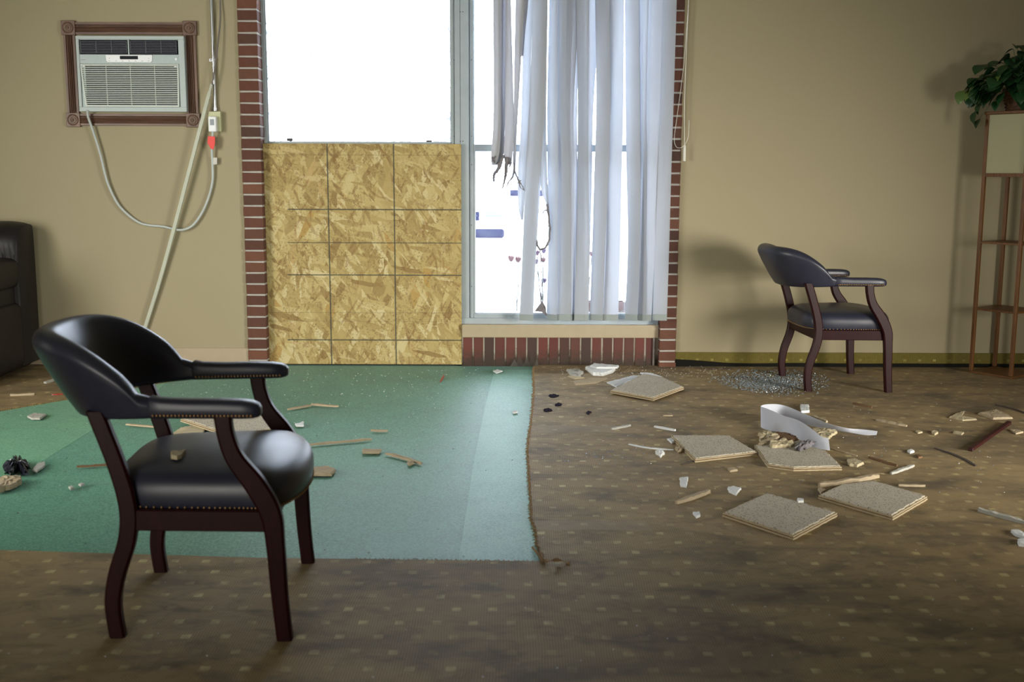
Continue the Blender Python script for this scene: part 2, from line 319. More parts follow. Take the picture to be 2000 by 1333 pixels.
# ------------------------------------------------------------ mesh helpers
class MB:
    def __init__(s): s.v = []; s.f = []
    def add(s, vs_, fs):
        o = len(s.v); s.v += [tuple(v) for v in vs_]; s.f += [tuple(i+o for i in f) for f in fs]; return s
    def box(s, x0, x1, y0, y1, z0, z1):
        return s.add([(x, y, z) for z in (z0, z1) for y in (y0, y1) for x in (x0, x1)],
                     [(0, 2, 3, 1), (4, 5, 7, 6), (0, 1, 5, 4), (2, 6, 7, 3), (0, 4, 6, 2), (1, 3, 7, 5)])
    def obox(s, p0, p1, w, h, upv=(0, 0, 1)):
        p0, p1 = Vector(p0), Vector(p1); d = (p1-p0).normalized(); sd = d.cross(Vector(upv)).normalized(); u = sd.cross(d)
        vs_ = [p+sd*a*w/2+u*b*h/2 for p in (p0, p1) for b in (-1, 1) for a in (-1, 1)]
        return s.add(vs_, [(0, 2, 3, 1), (4, 5, 7, 6), (0, 1, 5, 4), (2, 6, 7, 3), (0, 4, 6, 2), (1, 3, 7, 5)])
    def rings(s, rings, cap=True, closed=True):
        n = len(rings[0]); o = len(s.v)
        for r_ in rings: s.v += [tuple(p) for p in r_]
        m = n if closed else n-1
        for i in range(len(rings)-1):
            for j in range(m):
                k = (j+1) % n; s.f.append((o+i*n+j, o+i*n+k, o+(i+1)*n+k, o+(i+1)*n+j))
        if cap:
            s.f.append(tuple(o+j for j in reversed(range(n)))); e = o+(len(rings)-1)*n; s.f.append(tuple(e+j for j in range(n)))
        return s
    def tube(s, pts, r_, n=8, cap=True):
        pts = [Vector(p) for p in pts]; rs = r_ if isinstance(r_, (list, tuple)) else [r_]*len(pts)
        rg = []; pu = None
        for i, p in enumerate(pts):
            d = (pts[min(i+1, len(pts)-1)]-pts[max(i-1, 0)]).normalized()
            if pu is None: pu = Vector((0, 0, 1)) if abs(d.z) < .9 else Vector((1, 0, 0))
            a = d.cross(pu).normalized(); b = a.cross(d); pu = b
            rg.append([p+a*rs[i]*math.cos(t_)+b*rs[i]*math.sin(t_) for t_ in [2*math.pi*k/n for k in range(n)]])
        return s.rings(rg, cap)
    def lathe(s, c, prof, n=20, axis='z'):
        rg = []
        for r_, h in prof:
            ring = []
            for k in range(n):
                a = 2*math.pi*k/n
                if axis == 'z': ring.append((c[0]+r_*math.cos(a), c[1]+r_*math.sin(a), c[2]+h))
                else: ring.append((c[0]+r_*math.cos(a), c[1]-h, c[2]+r_*math.sin(a)))
            rg.append(ring)
        return s.rings(rg)
    def sph(s, c, r_, n=8, m=5, sq=(1, 1, 1)):
        rg = [[(c[0]+r_*sq[0]*math.sin(p)*math.cos(a), c[1]+r_*sq[1]*math.sin(p)*math.sin(a), c[2]+r_*sq[2]*math.cos(p))
               for a in [2*math.pi*k/n for k in range(n)]] for p in [math.pi*(i+.35)/(m-.3) for i in range(m)]]
        return s.rings(rg)
    def prism(s, poly, z0, z1, jag=0):
        n = len(poly)
        return s.add([(p[0], p[1], z0) for p in poly]+[(p[0], p[1], z1) for p in poly],
                     [tuple(reversed(range(n))), tuple(range(n, 2*n))]+[(i, (i+1) % n, n+(i+1) % n, n+i) for i in range(n)])
    def mesh(s, name, mat, smooth=False, bevel=0, seg=1):
        me = bpy.data.meshes.new(name); me.from_pydata(s.v, [], s.f); me.materials.append(MATS[mat])
        bm = bmesh.new(); bm.from_mesh(me)
        bmesh.ops.recalc_face_normals(bm, faces=bm.faces)
        if bevel: bmesh.ops.bevel(bm, geom=list(bm.edges), offset=bevel, segments=seg, affect='EDGES', profile=.5)
        if smooth:
            for f in bm.faces: f.smooth = True
            if smooth is not True:
                for e in bm.edges:
                    if len(e.link_faces) == 2 and e.calc_face_angle() > R(smooth): e.smooth = False
        bm.to_mesh(me); bm.free(); return me
    def build(s, name, mat, parent=None, smooth=False, bevel=0, seg=1, loc=None, kind=None, label=None):
        o = bpy.data.objects.new(name, s.mesh(name, mat, smooth, bevel, seg)); COL.objects.link(o)
        if parent: o.parent = parent
        if loc: o.location = loc
        if kind: o['kind'] = kind
        if label: o['label'] = label
        return o
def tag(o, label, cat, group=None, kind=None):
    o['label'] = label; o['category'] = cat
    if group: o['group'] = group
    if kind: o['kind'] = kind
    return o
def empty(name, loc=(0, 0, 0), rz=0, kind=None):
    o = bpy.data.objects.new(name, None); COL.objects.link(o); o.location = loc; o.rotation_euler = (0, 0, rz); o.empty_display_size = .1
    if kind: o['kind'] = kind
    return o
def crom(pts, n=6, closed=False):
    pts = [Vector(p) for p in pts]; out = []; N = len(pts)
    for i in range(N if closed else N-1):
        if closed: p0, p1, p2, p3 = pts[i-1], pts[i], pts[(i+1) % N], pts[(i+2) % N]
        else: p0, p1, p2, p3 = pts[max(i-1, 0)], pts[i], pts[i+1], pts[min(i+2, N-1)]
        for k in range(n):
            t_ = k/n; out.append(.5*((2*p1)+(-p0+p2)*t_+(2*p0-5*p1+4*p2-p3)*t_*t_+(-p0+3*p1-3*p2+p3)*t_**3))
    if not closed: out.append(pts[-1])
    return out
# ------------------------------------------------------------ the setting
XL, XR, YBK, ZC = -4.4, 4.7, -8.6, 2.75
BX0, BX1 = -1.650, 1.025          # outer edges of the two brick piers
b = MB().box(XL, XR, YBK, 0.35, -.15, -.012); floor = b.build('floor', 'green_pad', kind='structure')
def sheet(mat, pts, z):
    return MB().prism([(p.x, p.y) for p in pts], -.012, z).build('underlay_sheet', mat, floor)
g = G
sheet('green_pad', [Vector((XL, 0.0)), Vector((XL, YBK)), Vector((1.2, YBK)), Vector((1.2, 0.02)), Vector((0, .02))], -.004).name = 'underlay_sheet'
sheet('green_pad_strip', [G(966, 722), G(946, 800), G(926, 900), G(893, 1110), G(1100, 1110), G(1080, 900), G(1075, 722)], -.002)
sheet('green_pad_pale', [G(-300, 1100), G(0, 952), G(90, 895), G(168, 847), G(300, 770), G(330, 740), G(0, 745), G(-300, 900)], -.0034)
MB().box(XL, XR, YBK, .3, ZC, ZC+.1).build('ceiling', 'ceiling_paint', kind='structure')
MB().box(XL-.1, XL, YBK, .3, -.15, ZC).build('wall_left', 'wallpaper', kind='structure')
MB().box(XR, XR+.1, YBK, .3, -.15, ZC).build('wall_right', 'wallpaper', kind='structure')
MB().box(XL-.1, XR+.1, YBK-.1, YBK, -.15, ZC).build('wall_front', 'wallpaper', kind='structure')
ZW = 2.50
b = MB().box(XL, BX0, 0, .30, -.15, ZC).box(BX1, XR, 0, .30, -.15, ZC).box(BX0, BX1, .0, .30, ZW, ZC)
wall = b.build('wall_back', 'wallpaper', kind='structure')
MB().box(BX0+.12, BX1-.10, .10, .28, -.15, .17).build('mortar_bed', 'mortar_dirty', wall)
# brick piers: every brick its own part
MOD = .0687; Z0 = .036
def pier(x0, x1, name):
    root = empty(name, kind='structure')
    MB().box(x0+.004, x1-.004, -.016, .118, -.012, ZW).build('mortar_joint', 'mortar', root)
    me = []
    for k in range(4):
        bb = MB().box(-(x1-x0)/2, (x1-x0)/2, -.072, .072, -.0285, .0285); m_ = bb.mesh('brick', 'brick_red', bevel=.0022)
        for v in m_.vertices: v.co += Vector([random.uniform(-.0012, .0012) for _ in range(3)])
        me.append(m_)
    k = 0; z = Z0-MOD/2-.001
    while z < ZW+.03:
        if z+.03 < ZW:
            o = bpy.data.objects.new('brick', me[k % 4]); COL.objects.link(o); o.parent = root
            o.location = ((x0+x1)/2+random.uniform(-.0015, .0015), .050+random.uniform(-.0015, .0015), z); o.rotation_euler = (0, random.uniform(-.006, .006), 0)
        z += MOD; k += 1
    return root
pier(BX0, BX0+.118, 'trim_1'); pier(BX1-.103, BX1, 'trim_2')
# soldier course under the right window
sill = empty('trim_3', kind='structure')
xa, xb = Wl(903, 690, .03).x, Wl(1281, 690, .03).x
MB().box(xa-.002, BX1-.095, .040, .10, -.012, .180).build('mortar_joint', 'mortar_dirty', sill)
nb = 18; wd = (xb-xa)/nb
ms = []
for k in range(4):
    m_ = MB().box(-wd/2+.005, wd/2-.005, -.03, .03, 0, .184).mesh('brick', 'brick_sill', bevel=.002); ms.append(m_)
    for v in m_.vertices: v.co += Vector([random.uniform(-.0015, .0015) for _ in range(3)])
for k in range(nb):
    o = bpy.data.objects.new('brick', ms[k % 4]); COL.objects.link(o); o.parent = sill
    o.location = (xa+wd*(k+.5), .066+random.uniform(-.002, .002), -.006)
# wood ledger over it
zs0, zs1 = Wl(1000, 660, .02).z, Wl(1000, 635, .02).z
MB().box(xa-.002, BX1-.104, .020, .10, zs0, zs1).build('trim_4', 'trim_paint', kind='structure', bevel=.003)
# baseboards
MB().box(XL, BX0, -.010, .0, -.004, .110).build('baseboard_left', 'trim_paint', kind='structure', bevel=.002)
pl = []
N = 60
bb = MB(); rg = []
for i in range(N+1):
    x = BX1+(XR-BX1)*i/N; zb = .028+.006*noise.noise(Vector((x*3, 0, 0)))+(.022 if x < 1.35 else 0)*(1-(x-BX1)/.33)
    rg.append([(x, -.012, zb), (x, -.002, zb), (x, -.002, .094), (x, -.012, .094)])
bb.rings(rg); bb.build('baseboard_right', 'base_strip', kind='structure')
MB().box(BX1, XR, -.004, -.0005, -.004, .06).build('gap_shade', 'dark_gap', kind='structure')  # near-black slab painting the shade in the gap under the base strip
# ------------------------------------------------------------ windows
FY = .075
def fx(px, py=330): return Wl(px, py, FY).x
def fz(py, px=900): return Wl(px, py, FY).z
w1 = empty('window_1', kind='structure'); w2 = empty('window_2', kind='structure')
xl0, xl1 = fx(507), fx(524.5, 270); xm0, xm1 = fx(880, 270), fx(925, 270)
zt = ZW
def bar(x0, x1, z0, z1, y0=FY, y1=FY+.05, par=w1, name='frame_bar', bev=.0015): return MB().box(x0, x1, y0, y1, z0, z1).build(name, 'window_aluminium', par, bevel=bev)
bar(BX0+.115, xl0, 0, zt, FY+.03, FY+.08)
bar(xl0, xl0+.022, 0, zt, FY, FY+.06); bar(xl0+.025, xl1-.008, .0, zt, FY+.008, FY+.06); bar(xl1-.008, xl1, 0, zt, FY+.018, FY+.06)
zb = fz(276.5, 700); bar(xl1, xm0, zb-.10, zb, FY+.006)
bar(xl1, xm0, zt-.06, zt); bar(xl1, xm0, 0, .30)
MB().box(xl1-.01, xm0+.01, FY+.03, FY+.034, zb-.02, zt-.02).build('pane', 'smeared_glass', w1)
MB().box(xl1-.01, xm0+.01, FY+.03, FY+.034, .28, zb-.08).build('pane', 'dusty_glass', w1)
ck = MB()
for pth in ([(608, 103), (606, 110), (610, 118), (612, 126), (611, 132)], [(612, 108), (616, 116), (617, 124), (613, 131)], [(609, 116), (611, 122)]):
    ck.tube([Wl(x, y, FY+.029) for x, y in pth], .0014, 5)
ck.build('glass_crack', 'screw_black', w1, kind='stuff')
# centre mullion
cm = (xm1-xm0)
bar(xm0, xm0+cm*.16, 0, zt, FY+.014); bar(xm0+cm*.18, xm0+cm*.42, 0, zt, FY, FY+.05); bar(xm0+cm*.43, xm0+cm*.80, 0, zt, FY-.003, FY+.05)
bar(xm0+cm*.82, xm1, 0, zt, FY+.012)
bar(xm0-.004, xm1+.004, 0, zt, FY+.035, FY+.09)
s_ = MB()
for py in (23, 276): 
    for px in (899, 904): p = Wl(px, py, FY-.004); s_.sph(p, .003, 6, 4)
for py in (117, 266, 322, 440, 560): 
    for px in (887, 921): p = Wl(px, py, FY-.003); s_.sph(p, .003, 6, 4)
s_.build('screw', 'screw_black', w1, kind='stuff')
for px, py in ((566, 272), (838, 276)): p = Wl(px, py, FY+.02); MB().box(p.x-.018, p.x+.018, FY+.012, FY+.028, p.z-.012, p.z+.006).build('setting_block', 'screw_black', w1, bevel=.004)
# right window
xr0 = xm1; xr1 = BX1-.103
ztr0, ztr1 = fz(296, 950), fz(282, 950)
bar(xr0, xr1, ztr0, ztr1, FY+.004, par=w2)
zbt = fz(614, 950); zlow = fz(635, 950)
bar(xr0-.12, xr1, zlow-.03, zlow+.045, FY-.012, FY+.06, par=w2); bar(xr0, xr1, zlow+.043, zbt, FY+.006, FY+.05, par=w2); bar(xr0, xr1, zbt-.002, zbt+.006, FY+.024, FY+.05, par=w2)
bar(xr0, xr0+.010, zbt, ztr0, FY+.01, par=w2)
bar(xr1-.045, xr1+.001, 0, zt, FY, par=w2); bar(xr0, xr1, zt-.06, zt, par=w2)
MB().box(fx(1283)-.006, fx(1283)+.006, .022, .03, .0, .27).build('frame_foot', 'cable_dark', w2)
MB().box(xr0-.005, xr1-.01, FY+.03, FY+.034, ztr1-.01, zt-.03).build('pane', 'dusty_glass', w2)
MB().box(xr0-.005, xr1-.01, FY+.03, FY+.034, zbt-.01, ztr0+.01).build('pane', 'dusty_glass', w2)
# ------------------------------------------------------------ strand board
bl, br = Wl(513, 281, YB).x, Wl(900.5, 283, YB).x; bt = Wl(700, 281, YB).z
o = MB().box(bl, br, YB, YB+.012, .002, bt).build('strand_board', 'strand_board', bevel=.001)
tag(o, 'large wood strand board marked with dark grid lines, covering the lower left window', 'board')
# ------------------------------------------------------------ vertical blind
BY = -.055
blind = empty('vertical_blind', (0, 0, 0)); tag(blind, 'white fabric vertical blind with scorched and torn vanes over the right window', 'blind')
def shift(m): return m
ZHR = 2.40
YS = [-75, 0, 200, 330, 480, 615]
def vane(ed, mat='vane_fabric', dy=0, flip=1, hem=True, yend=None, bow=.004):
    """ed: (left,right) pixel pairs at the rows 0,200,330,480,625; each becomes a strip of real width turned about its axis"""
    rows = [0, 200, 330, 480, 626][:len(ed)]
    if yend: rows[-1] = yend
    L_ = []; 
    for (l, r_), py in zip(ed, rows):
        a = Wl(l, py, BY+dy); c_ = Wl(r_, py, BY+dy); w = c_.x-a.x
        k = math.sqrt(max(0, .088**2-w*w)) if mat == 'vane_fabric' else .012
        k = min(k, .05)*flip
        L_.append((Vector((a.x, BY+dy+k/2, a.z)), Vector((c_.x, BY+dy-k/2, c_.z))))
    top = L_[0]; L_.insert(0, (top[0]+Vector((0, 0, ZHR-top[0].z)), top[1]+Vector((0, 0, ZHR-top[1].z))))
    A = crom([p[0] for p in L_], 7); B = crom([p[1] for p in L_], 7)
    def strip(A, B, th, bw):
        rg = []
        for p, q in zip(A, B):
            n_ = Vector((-(q.y-p.y), (q.x-p.x), 0)).normalized(); ring = []
            for k in range(6): u = k/5; ring.append(p.lerp(q, u)-n_*(bw*4*u*(1-u)+th/2))
            for k in range(5, -1, -1): u = k/5; ring.append(p.lerp(q, u)-n_*(bw*4*u*(1-u)-th/2))
            rg.append(ring)
        return MB().rings(rg)
    v = strip(A, B, .0008, bow*flip).build('vane', mat, blind, smooth=40)
    if hem:
        a, c_ = A[-1], B[-1]; up_ = Vector((0, 0, .037))
        strip([a+up_, a+up_*.5, a-Vector((0, 0, .001))], [c_+up_, c_+up_*.5, c_-Vector((0, 0, .001))], .0034, bow*flip).build('hem_pocket', 'vane_hem', v, smooth=40)
    return v
V = 'vane_fabric'
vane([(1041, 1069), (1034, 1066), (1027, 1055), (1021, 1047), (1014.5, 1041)])
vane([(1073, 1088), (1069, 1089), (1070, 1090), (1071, 1089), (1067.5, 1087)], dy=.012)
vane([(1086, 1107), (1087, 1105), (1088, 1112), (1089, 1114), (1087, 1114)])
vane([(1107, 1132), (1104, 1128), (1112, 1128), (1113, 1126), (1113, 1123)], dy=.014, flip=-1)
vane([(1125, 1150), (1129, 1148), (1128, 1149), (1125, 1151), (1121.6, 1149.7)])
vane([(1149, 1175), (1147, 1160), (1146, 1157), (1146, 1153), (1140, 1149)], dy=.02, flip=-1)
vane([(1163, 1190), (1165, 1192), (1161, 1189), (1157, 1182), (1152, 1177)])
vane([(1190, 1219), (1192, 1217), (1188, 1214), (1184, 1211), (1178.5, 1207.4)])
vane([(1221, 1247), (1222, 1249), (1224, 1250), (1227, 1249), (1221, 1244)])
vane([(1245, 1266), (1247, 1262), (1248, 1263), (1246, 1262), (1243, 1262)], dy=.012)
vane([(1266, 1293), (1261, 1288), (1257, 1285), (1252, 1279), (1247, 1271)])
vane([(1294, 1321), (1288, 1315), (1283, 1311), (1279, 1307), (1274.7, 1302)], dy=-.012)
# extra vanes added behind the front ones to darken them in grey strips
vane([(1044, 1068), (1036, 1064), (1030, 1058), (1024, 1048), (1018, 1040)], dy=.045)
vane([(1088, 1116), (1088, 1112), (1088, 1113), (1089, 1113), (1088, 1112)], dy=.045)
vane([(1110, 1132), (1108, 1120), (1112, 1120), (1113, 1121), (1114, 1121)], dy=.052)
vane([(1128, 1149), (1131, 1147), (1130, 1146), (1126, 1143), (1124, 1142)], dy=.045)
vane([(1174, 1203), (1168, 1194), (1163, 1189), (1164, 1190), (1160, 1186)], dy=.045)
vane([(1238, 1249), (1234, 1250), (1230, 1251), (1228, 1248), (1224, 1243)], dy=.045)
# scorched vanes on the left
SC = 'vane_fabric_scorched'
def svane(ed, rows, dy=0, bow=.006, mat=SC):
    A, B = [], []
    for (l, r_), py in zip(ed, rows):
        a = Wl(l, py, BY+dy); c_ = Wl(r_, py, BY+dy); A.append(a+Vector((0, .006, 0))); B.append(c_-Vector((0, .006, 0)))
    A.insert(0, Vector((A[0].x, A[0].y, ZHR))); B.insert(0, Vector((B[0].x, B[0].y, ZHR)))
    A = crom(A, 5); B = crom(B, 5); rg = []
    for i, (p, q) in enumerate(zip(A, B)):
        ring = []
        for k in range(7): u = k/6; ring.append(p.lerp(q, u)+Vector((0, -bow*math.sin(u*math.pi*2+i*.08)-.0005, 0)))
        for k in range(6, -1, -1): u = k/6; ring.append(p.lerp(q, u)+Vector((0, -bow*math.sin(u*math.pi*2+i*.08)+.0005, 0)))
        rg.append(ring)
    return MB().rings(rg).build('vane', mat, blind, smooth=40)
rw = [0, 150, 250, 300, 322]
svane([(963, 978), (964, 978), (963, 978), (959, 975), (961, 968)], rw, 0)
svane([(972, 983), (976, 982), (973, 983), (966, 981), (967, 978)], rw, .02)
svane([(979, 991), (980, 989), (976, 986), (974, 984), (976, 981)], rw, .03)
svane([(988, 998), (987, 1002), (986, 1004), (984, 1001), (987, 998)], rw, .008)
svane([(1007, 1024), (1004, 1016), (1003, 1010), (1002, 1008), (1003, 1006)], [0, 150, 250, 300, 330], .0)
svane([(1017, 1032), (1014, 1026), (1013, 1022)], [0, 60, 110], .016)
svane([(1022, 1041), (1020, 1036), (1017, 1034), (1012, 1028), (1012, 1024), (1018, 1022)], [0, 150, 250, 330, 400, 430], .022, mat=V)
svane([(1056, 1070), (1053, 1067), (1054, 1068), (1058, 1071), (1067, 1072), (1073, 1075.5)], [0, 200, 330, 375, 400, 450], .01, mat=V)
ch = MB()
def burnt(pts, r0=.004, r1=.0015, dy=0):
    P = crom([Wl(x, y, BY+dy) for x, y in pts], 5)
    P = [p+Vector((random.uniform(-.0025, .0025), random.uniform(-.004, .004), random.uniform(-.002, .002))) for p in P]
    ch.tube(P, [r0+(r1-r0)*i/(len(P)-1)+random.uniform(0, .0016) for i in range(len(P))], 6)
burnt([(962, 308), (966, 316), (974, 318), (980, 312)], .006, .003); burnt([(976, 318), (972, 332), (966, 340), (964, 350), (966, 354)], .010, .004)
burnt([(984, 305), (980, 312), (975, 330)], .008, .008); burnt([(990, 308), (989, 330), (987, 345), (985, 355), (981, 368)], .013, .003)
burnt([(996, 308), (998, 318), (993, 330)], .006, .002); burnt([(968, 305), (960, 316)], .004, .001); burnt([(998, 312), (994, 320)], .004, .001)
burnt([(1004, 318), (1004, 336), (1000, 347), (992, 358), (987, 372)], .005, .002); burnt([(1004, 334), (1012, 350), (1018, 360), (1023, 370)], .004, .0015)
burnt([(1012, 352), (1016, 365), (1024, 372)], .003, .001); burnt([(1010, 358), (1018, 352)], .002, .001)
burnt([(1068, 400), (1072, 430), (1074, 450), (1072, 470), (1066, 482), (1056, 488), (1050, 480), (1048, 470)], .006, .006)
burnt([(1068, 410), (1061, 414), (1058, 428)], .003, .001); burnt([(1073, 440), (1066, 446)], .002, .001)
burnt([(1055, 488), (1057, 520), (1058, 560), (1057, 590)], .0025, .002)
ch.build('charred_edge', 'charred_fabric', blind, smooth=True, label='charred black fabric ends')
# melted scrap hanging at the bottom
sc = MB(); base = [Wl(1044, 608, BY), Wl(1068, 618, BY), Wl(1066, 600, BY), Wl(1055, 597, BY), Wl(1058, 610, BY-.02)]; tp = Wl(1059, 588, BY)
sc.add([tp]+base, [(0, 1, 4), (0, 4, 3), (0, 3, 2), (0, 2, 5), (0, 5, 1), (1, 5, 2, 3, 4)]); sc.build('melted_scrap', 'charred_fabric', blind)
MB().box(-.16, .99, BY-.02, BY+.05, ZHR, ZHR+.045).build('head_rail', 'window_aluminium', blind, bevel=.003)
MB().box(-.16, .99, BY+.0, BY+.05, ZHR+.044, ZW+.25).build('rail_bracket', 'window_aluminium', blind)
CY = -.035
cc = MB(); P = lambda x, y: Wl(x, y, CY)
cc.tube([Vector((P(1347, 0).x, CY, ZHR))]+crom([P(1345, 0), P(1341, 90), P(1337, 200), P(1337, 283)], 4), .0022, 6)
cc.tube(crom([Vector((P(1346, 0).x, CY-.004, ZHR)), P(1345, 0), P(1335, 130), P(1322, 230), P(1317, 270), P(1320, 286), P(1328, 289), P(1336, 284), P(1344, 268), P(1346, 235)], 6), .0016, 6)
cc.build('control_cord', 'cord_white', blind, smooth=True)
cc = MB(); q = Wl(1337.5, 283, CY); cc.lathe((q.x, q.y, q.z-.10), [(.003, 0), (.0085, .003), (.0085, .03), (.007, .09), (.003, .102)], 12); cc.build('cord_weight', 'cord_white', blind, smooth=40)
# ------------------------------------------------------------ air conditioner in its wooden surround
def wx(px, py, Y=0): p = Wl(px, py, Y); return p.x, p.z
ac_x0, ac_z1 = wx(118, 40, -.02); ac_x1, _ = wx(383, 40, -.02); _, ac_z0 = wx(130, 248, -.02)
fr = empty('wooden_surround', ((ac_x0+ac_x1)/2, 0, ac_z0)); tag(fr, 'dark fluted oak frame with corner rosettes around the wall air conditioner', 'frame')
cx_, cz_ = (ac_x0+ac_x1)/2, ac_z0
RW = .084
def rel(m): m.v = [(x-cx_, y, z-cz_) for x, y, z in m.v]; return m
def fluted(x0, x1, z0, z1, horiz):
    n = 64; pts = []
    w = (z1-z0) if horiz else (x1-x0)
    for i in range(n+1):
        u = i/n; d_ = .016
        if .2 < u < .8: d_ =   .0125+.0045*math.cos((u-.2)/.6*2*math.pi*4)
        if u in (0, 1): d_ = .011
        pts.append((u*w, d_))
    prof = pts+[(w, 0), (0, 0)]
    if horiz: rg = [[(x, -d_, z0+p) for p, d_ in prof] for x in (x0, x1)]
    else: rg = [[(x0+p, -d_, z) for p, d_ in prof] for z in (z0, z1)]
    return rel(MB().rings(rg))
ins = .008
fluted(ac_x0+RW, ac_x1-RW, ac_z1-RW+.004, ac_z1-ins, True).build('frame_board', 'oak_trim_horizontal', fr)
fluted(ac_x0+RW, ac_x1-RW, ac_z0+ins, ac_z0+RW-.004, True).build('frame_board', 'oak_trim_horizontal', fr)
fluted(ac_x0+ins, ac_x0+RW-.004, ac_z0+RW, ac_z1-RW, False).build('frame_board', 'oak_trim_vertical', fr)
fluted(ac_x1-RW+.004, ac_x1-ins, ac_z0+RW, ac_z1-RW, False).build('frame_board', 'oak_trim_vertical', fr)
for x in (ac_x0, ac_x1-RW):
    for z in (ac_z0, ac_z1-RW):
        o = rel(MB().box(x, x+RW, -.022, 0, z, z+RW)).build('rosette_block', 'oak_trim_vertical', fr, bevel=.002)
        rel(MB().lathe((x+RW/2, -.022, z+RW/2), [(.034, 0), (.034, .003), (.030, .005), (.026, .001), (.022, .001), (.019, .005), (.014, .005), (.011, .001), (.008, .001), (.006, .006), (.001, .008)], 28, 'y')).build('rosette', 'oak_trim_vertical', o, smooth=30)
a_x0, a_z1 = wx(147.5, 70, -.05); a_x1, _ = wx(359, 70, -.05); _, a_z0 = wx(168, 218, -.05)
aw, ah = a_x1-a_x0, a_z1-a_z0
ac = empty('air_conditioner', (a_x0, 0, a_z0)); tag(ac, 'silver window air conditioner set through the left wall inside a dark wooden frame', 'air conditioner')
AY = -.055
MB().box(0, aw, AY+.012, .10, 0, ah).build('case', 'appliance_silver', ac, bevel=.004)
# front bezel as a frame around the vents
uz = lambda v: ah*(1-v)      # v: 0 top .. 1 bottom
bz = MB().box(0, aw, AY, AY+.013, uz(.045), ah).box(0, aw, AY, AY+.013, 0, uz(.94)).box(0, .018, AY, AY+.013, uz(.94), uz(.045)).box(aw-.035, aw, AY, AY+.013, uz(.94), uz(.045))
bz.build('bezel', 'appliance_white', ac, bevel=.0015)
bx0, bx1 = .018, aw-.035; bw = bx1-bx0
MB().box(bx0, bx1, AY+.004, AY+.013, uz(.365), uz(.245)).build('control_band', 'appliance_silver', ac, bevel=.001)
for i in range(2):
    x0 = bx0+.004+i*(bw/2); x1 = x0+bw/2-.008
    v = MB().box(x0, x1, AY+.008, AY+.0125, uz(.24), uz(.052)).build('air_vent', 'vent_black', ac)
    gr = MB()
    for k in range(8): zz = uz(.075+.021*k); gr.box(x0+.006, x1-.006, AY, AY+.009, zz-.0012, zz+.0012)
    for k in range(4): xx = x0+.006+(x1-x0-.014)*k/3; gr.box(xx, xx+.002, AY-.001, AY+.009, uz(.228), uz(.066))
    gr.build('louver', 'vent_gray', v)
xx = bx0+bw/2; MB().box(xx-.004, xx+.004, AY-.001, AY+.012, uz(.25), uz(.045)).build('vent_divider', 'appliance_silver', ac, bevel=.001)
px0, px1 = bx0+bw*.265, bx0+bw*.735
pn = MB().prism([(0, 0), (1, 0)], 0, 0) if False else MB()
pts = [(px0, uz(.25)), (px1, uz(.25)), (px1-.002, uz(.325)), (px1-.010, uz(.345)), (px0+.010, uz(.345)), (px0+.002, uz(.325))]
pn.rings([[(x, AY-.001, z) for x, z in pts], [(x, AY+.008, z) for x, z in pts]]); pn = pn.build('control_panel', 'panel_white', ac, bevel=.0008)
MB().box(px0+bw*.145, px1-bw*.145, AY-.003, AY, uz(.307), uz(.263)).build('display', 'display_black', pn)
pr = MB()
for k in range(7): x = px0+.022+k*(px1-px0-.044)/6.; pr.box(x-.004, x+.004, AY-.0016, AY, uz(.332), uz(.326))
for x in (px0+.022, px1-.022): pr.box(x-.002, x+.002, AY-.0016, AY, uz(.300), uz(.290))
pr.build('button_print', 'print_gray', pn, kind='stuff')
MB().box(bx0+.006, bx0+.034, AY+.0028, AY+.0045, uz(.318), uz(.309)).build('nameplate', 'print_gray', ac)
MB().lathe((bx1-.016, AY+.004, uz(.30)), [(.008, 0), (.008, .003), (.004, .005), (.001, .005)], 14, 'y').build('round_badge', 'panel_white', ac, smooth=30)
# lower grille: slightly tapered
gz1, gz0 = uz(.370), uz(.935)
MB().box(bx0, bx1, AY+.0095, AY+.0127, gz0-.004, gz1).build('grille_surround', 'appliance_silver', ac)
MB().box(bx0+.028, bx1-.010, AY+.0088, AY+.0096, gz0+.002, gz1-.004).build('grille_backing', 'vent_black', ac)
def gx(z, side):
    u = (gz1-z)/(gz1-gz0); u = u**1.5
    return bx0+.004+.020*u if side == 0 else bx1-.002-.006*u
gf = MB(); rim = [(gx(gz1, 0), gz1), (gx(gz1, 1), gz1)]
zsn = 8
outer = [(gx(gz1-(gz1-gz0)*k/zsn, 1), gz1-(gz1-gz0)*k/zsn) for k in range(zsn+1)]+[(gx(gz1-(gz1-gz0)*k/zsn, 0), gz1-(gz1-gz0)*k/zsn) for k in range(zsn, -1, -1)]
cxg, czg = (bx0+bx1)/2, (gz0+gz1)/2
inner = [(cxg+(x-cxg)*.972, czg+(z-czg)*.955) for x, z in outer]
n = len(outer)
gf.rings([[(x, AY-.004, z) for x, z in outer], [(x, AY-.004, z) for x, z in inner], [(x, AY+.009, z) for x, z in inner], [(x, AY+.009, z) for x, z in outer], [(x, AY-.004, z) for x, z in outer]], cap=False)
gf = gf.build('intake_grille', 'grille_white', ac)
for k in range(22):
    z = gz1-.010-(gz1-gz0-.018)*k/21
    MB().box(gx(z, 0)+.004, gx(z, 1)-.004, AY-.002, AY+.008, z-.0026, z+.0022).build('grille_slat', 'grille_white', gf)
for k in (1, 2, 3):
    x = bx0+.01+(bw-.012)*k/4; MB().box(x-.001, x+.001, AY-.0032, AY+.006, gz0+.004, gz1-.004).build('grille_rib', 'grille_white', gf)
for x in (gx(gz1, 0)+.012, gx(gz1, 1)-.026): MB().box(x, x+.016, AY-.0045, AY, gz1-.016, gz1-.009).build('grille_clip', 'panel_white', gf, bevel=.0008)
